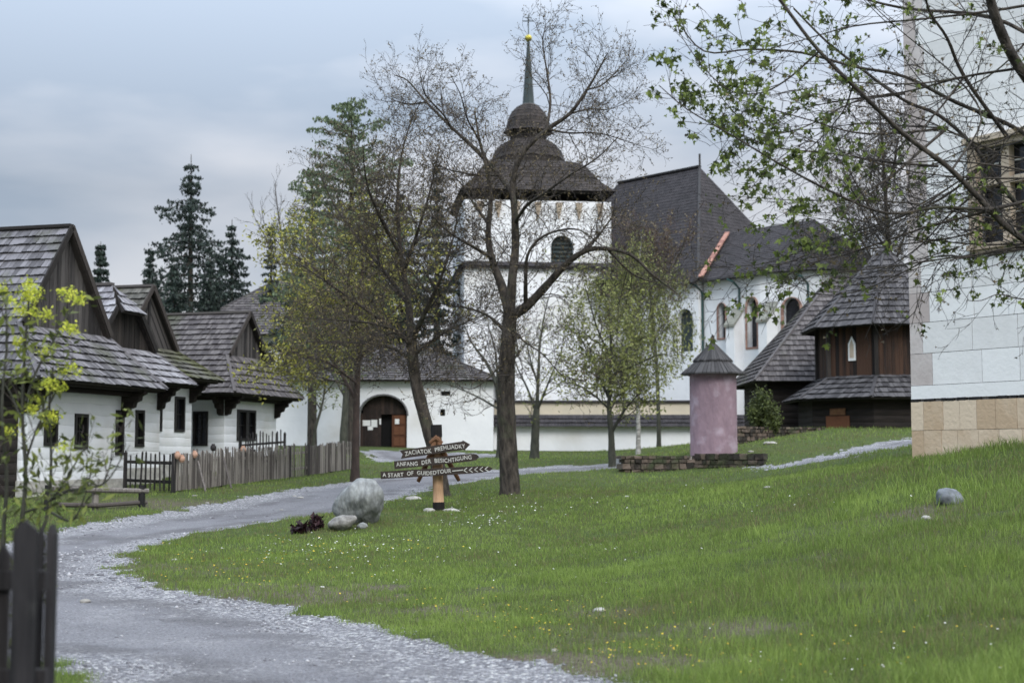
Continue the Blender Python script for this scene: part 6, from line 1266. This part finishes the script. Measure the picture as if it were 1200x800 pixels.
# maple reaching in from the right; its trunk stands just outside the frame
Y_ = 13.5
LM = [(ground_first(PL(Y_,(1330,760),(1325,600),(1318,430),(1305,300),(1285,170),(1255,60),(1230,-60))),0.2000,.10),
 (PL(Y_,(1290,190),(1235,130,-.2),(1195,80,-.3),(1170,30,-.4),(1155,-20,-.5),(1140,-70,-.6)),0.0612,.04),
 (PL(Y_,(1300,280),(1240,300,-.3),(1185,270,-.5),(1150,235,-.6),(1110,195,-.7),(1060,158,-.8),(1010,110,-.9),(960,60,-1.0),(925,15,-1),(900,-20,-1.1)),0.0360,.012),
 (PL(Y_,(1305,310),(1250,285,.2),(1200,248,.3),(1165,205,.4),(1140,170,.5),(1100,135,.6),(1060,118,.6),(1015,85,.7),(970,50,.8),(930,10,.9)),0.0324,.010),
 (PL(Y_,(1280,200),(1230,175,.1),(1180,145,.2),(1120,120,.2),(1060,90,.3),(1000,78,.3),(940,62,.4),(880,58,.4),(825,60,.5),(790,20,.5)),0.0274,.006),
 (PL(Y_,(1180,160,.2),(1130,90,.1),(1110,45,.0),(1090,15,-.1),(1080,-20,-.2)),0.0216,.010),
 (PL(Y_,(1300,290),(1240,235,-.5),(1160,245,-.6),(1100,243,-.7),(1040,250,-.8),(975,225,-.9),(910,190,-1),(860,160,-1),(805,128,-1.1),(772,100,-1.1)),0.0230,.004),
 (PL(Y_,(1160,247,-.6),(1090,265,-.4),(1030,285,-.3),(985,300,-.2),(945,310,-.2),(905,335,-.1)),0.0130,.004),
 (PL(Y_,(1290,330),(1230,300,.1),(1190,290,.2),(1150,302,.2),(1100,300,.2),(1060,318,.3),(1010,340,.3),(960,345,.3),(925,332,.3),(903,328,.3)),0.0144,.003),
 (PL(Y_,(1100,195,-.7),(1040,190,-.6),(975,180,-.5),(905,172,-.5),(850,150,-.4),(800,142,-.4)),0.0130,.003),
 (PL(Y_,(1240,330),(1225,350,-.2),(1195,350,-.3),(1170,345,-.4),(1150,352,-.4),(1132,352,-.4)),0.0101,.003),
 (PL(Y_,(1060,110,.6),(1000,120,.4),(940,150,.3),(890,155,.2),(850,120,.1),(835,90,.1)),0.0115,.003),
 (PL(Y_,(1240,60,-.2),(1160,20,.2),(1060,10,.4),(980,-10,.6)),0.0252,.01),
 (PL(Y_,(1000,100,-.9),(985,135,-.6),(940,180,-.4),(880,200,-.3),(858,190,-.3)),0.0086,.003),
 (PL(Y_,(960,60,-1),(920,95,-.8),(885,110,-.7),(845,100,-.7),(800,45,-.6),(790,5,-.6)),0.0101,.003),
 (PL(Y_,(1180,295,.2),(1168,310,.1),(1095,330,0),(1075,360,0),(1066,372,0)),0.0058,.002),
 (PL(Y_,(1115,200,-.7),(1150,140,-.2),(1120,90,0),(1060,40,.1),(1010,-5,.2)),0.0115,.004)]
for k in range(25):      # long slender boughs sweeping left
    b0 = random.choice([((1290,210),0),((1300,290),0),((1262,90),0),((1240,0),0),((1170,180),.2),((1110,150),.1),((1195,80),-.3),((1130,90),.1)]); (ax, ay), ad = b0
    ex = random.uniform(820, 1080); ey = min(338, max(-40, ay + random.uniform(-110, 190))); e = random.uniform(-1.6, 1.4); sag = random.uniform(-25, 30); q = []
    for j in range(6): f = j/5; q.append((ax+(ex-ax)*f, ay+(ey-ay)*f**.8 + sag*math.sin(f*3.14)+random.uniform(-6,6)*(j>0), ad+(e-ad)*f))
    LM.append((PL(Y_, *q), random.uniform(.010,.017), .0025))
tm, tips_ = tree('maple_tree', 'maple with fresh green leaves whose branches hang in from the upper right', 'tree', LM[0][0][0], LM, 3, (.95,.42,.18), (4.6,6.,6.5), ang=.7, upb=(.02,.0), wob=.15, ratio=.009, leaf=None, bark='bark', twig='twig_dark', rt=.0028, start=.9, skip=1)
P = []; small = []
def pxof(p_): return px_of(p_)
for p_ in tips_:
    x_, y_ = pxof(p_)
    if x_ < 765 or (x_ < 830 and y_ > 210): continue
    w = .03
    if x_ < 900 and y_ < 200: w = .40
    elif x_ < 1000 and y_ < 300: w = .20
    elif x_ < 1010: w = .15
    elif y_ > 290 and x_ > 1100: w = .14
    elif y_ < 60: w = .07
    if random.random() < w:
        for _ in range(random.randint(3,6)): P.append(tuple(p_ + vrand()*.028 - Vector((0,0,.015))))
    elif random.random() < .30: small.append(tuple(p_))
b_ = Vector(tm.location)
me = leaf_mesh('leaves', P, .056, 'maple', .010, elong=1., droop=.45); me.transform(Matrix.Translation(-b_)); obj('leaves', me, 'maple_leaves').parent = tm
me = leaf_mesh('young_leaves', small, .030, 'maple', .01, elong=1.); me.transform(Matrix.Translation(-b_)); obj('young_leaves', me, 'buds').parent = tm

lawn(); weeds(); flowers()
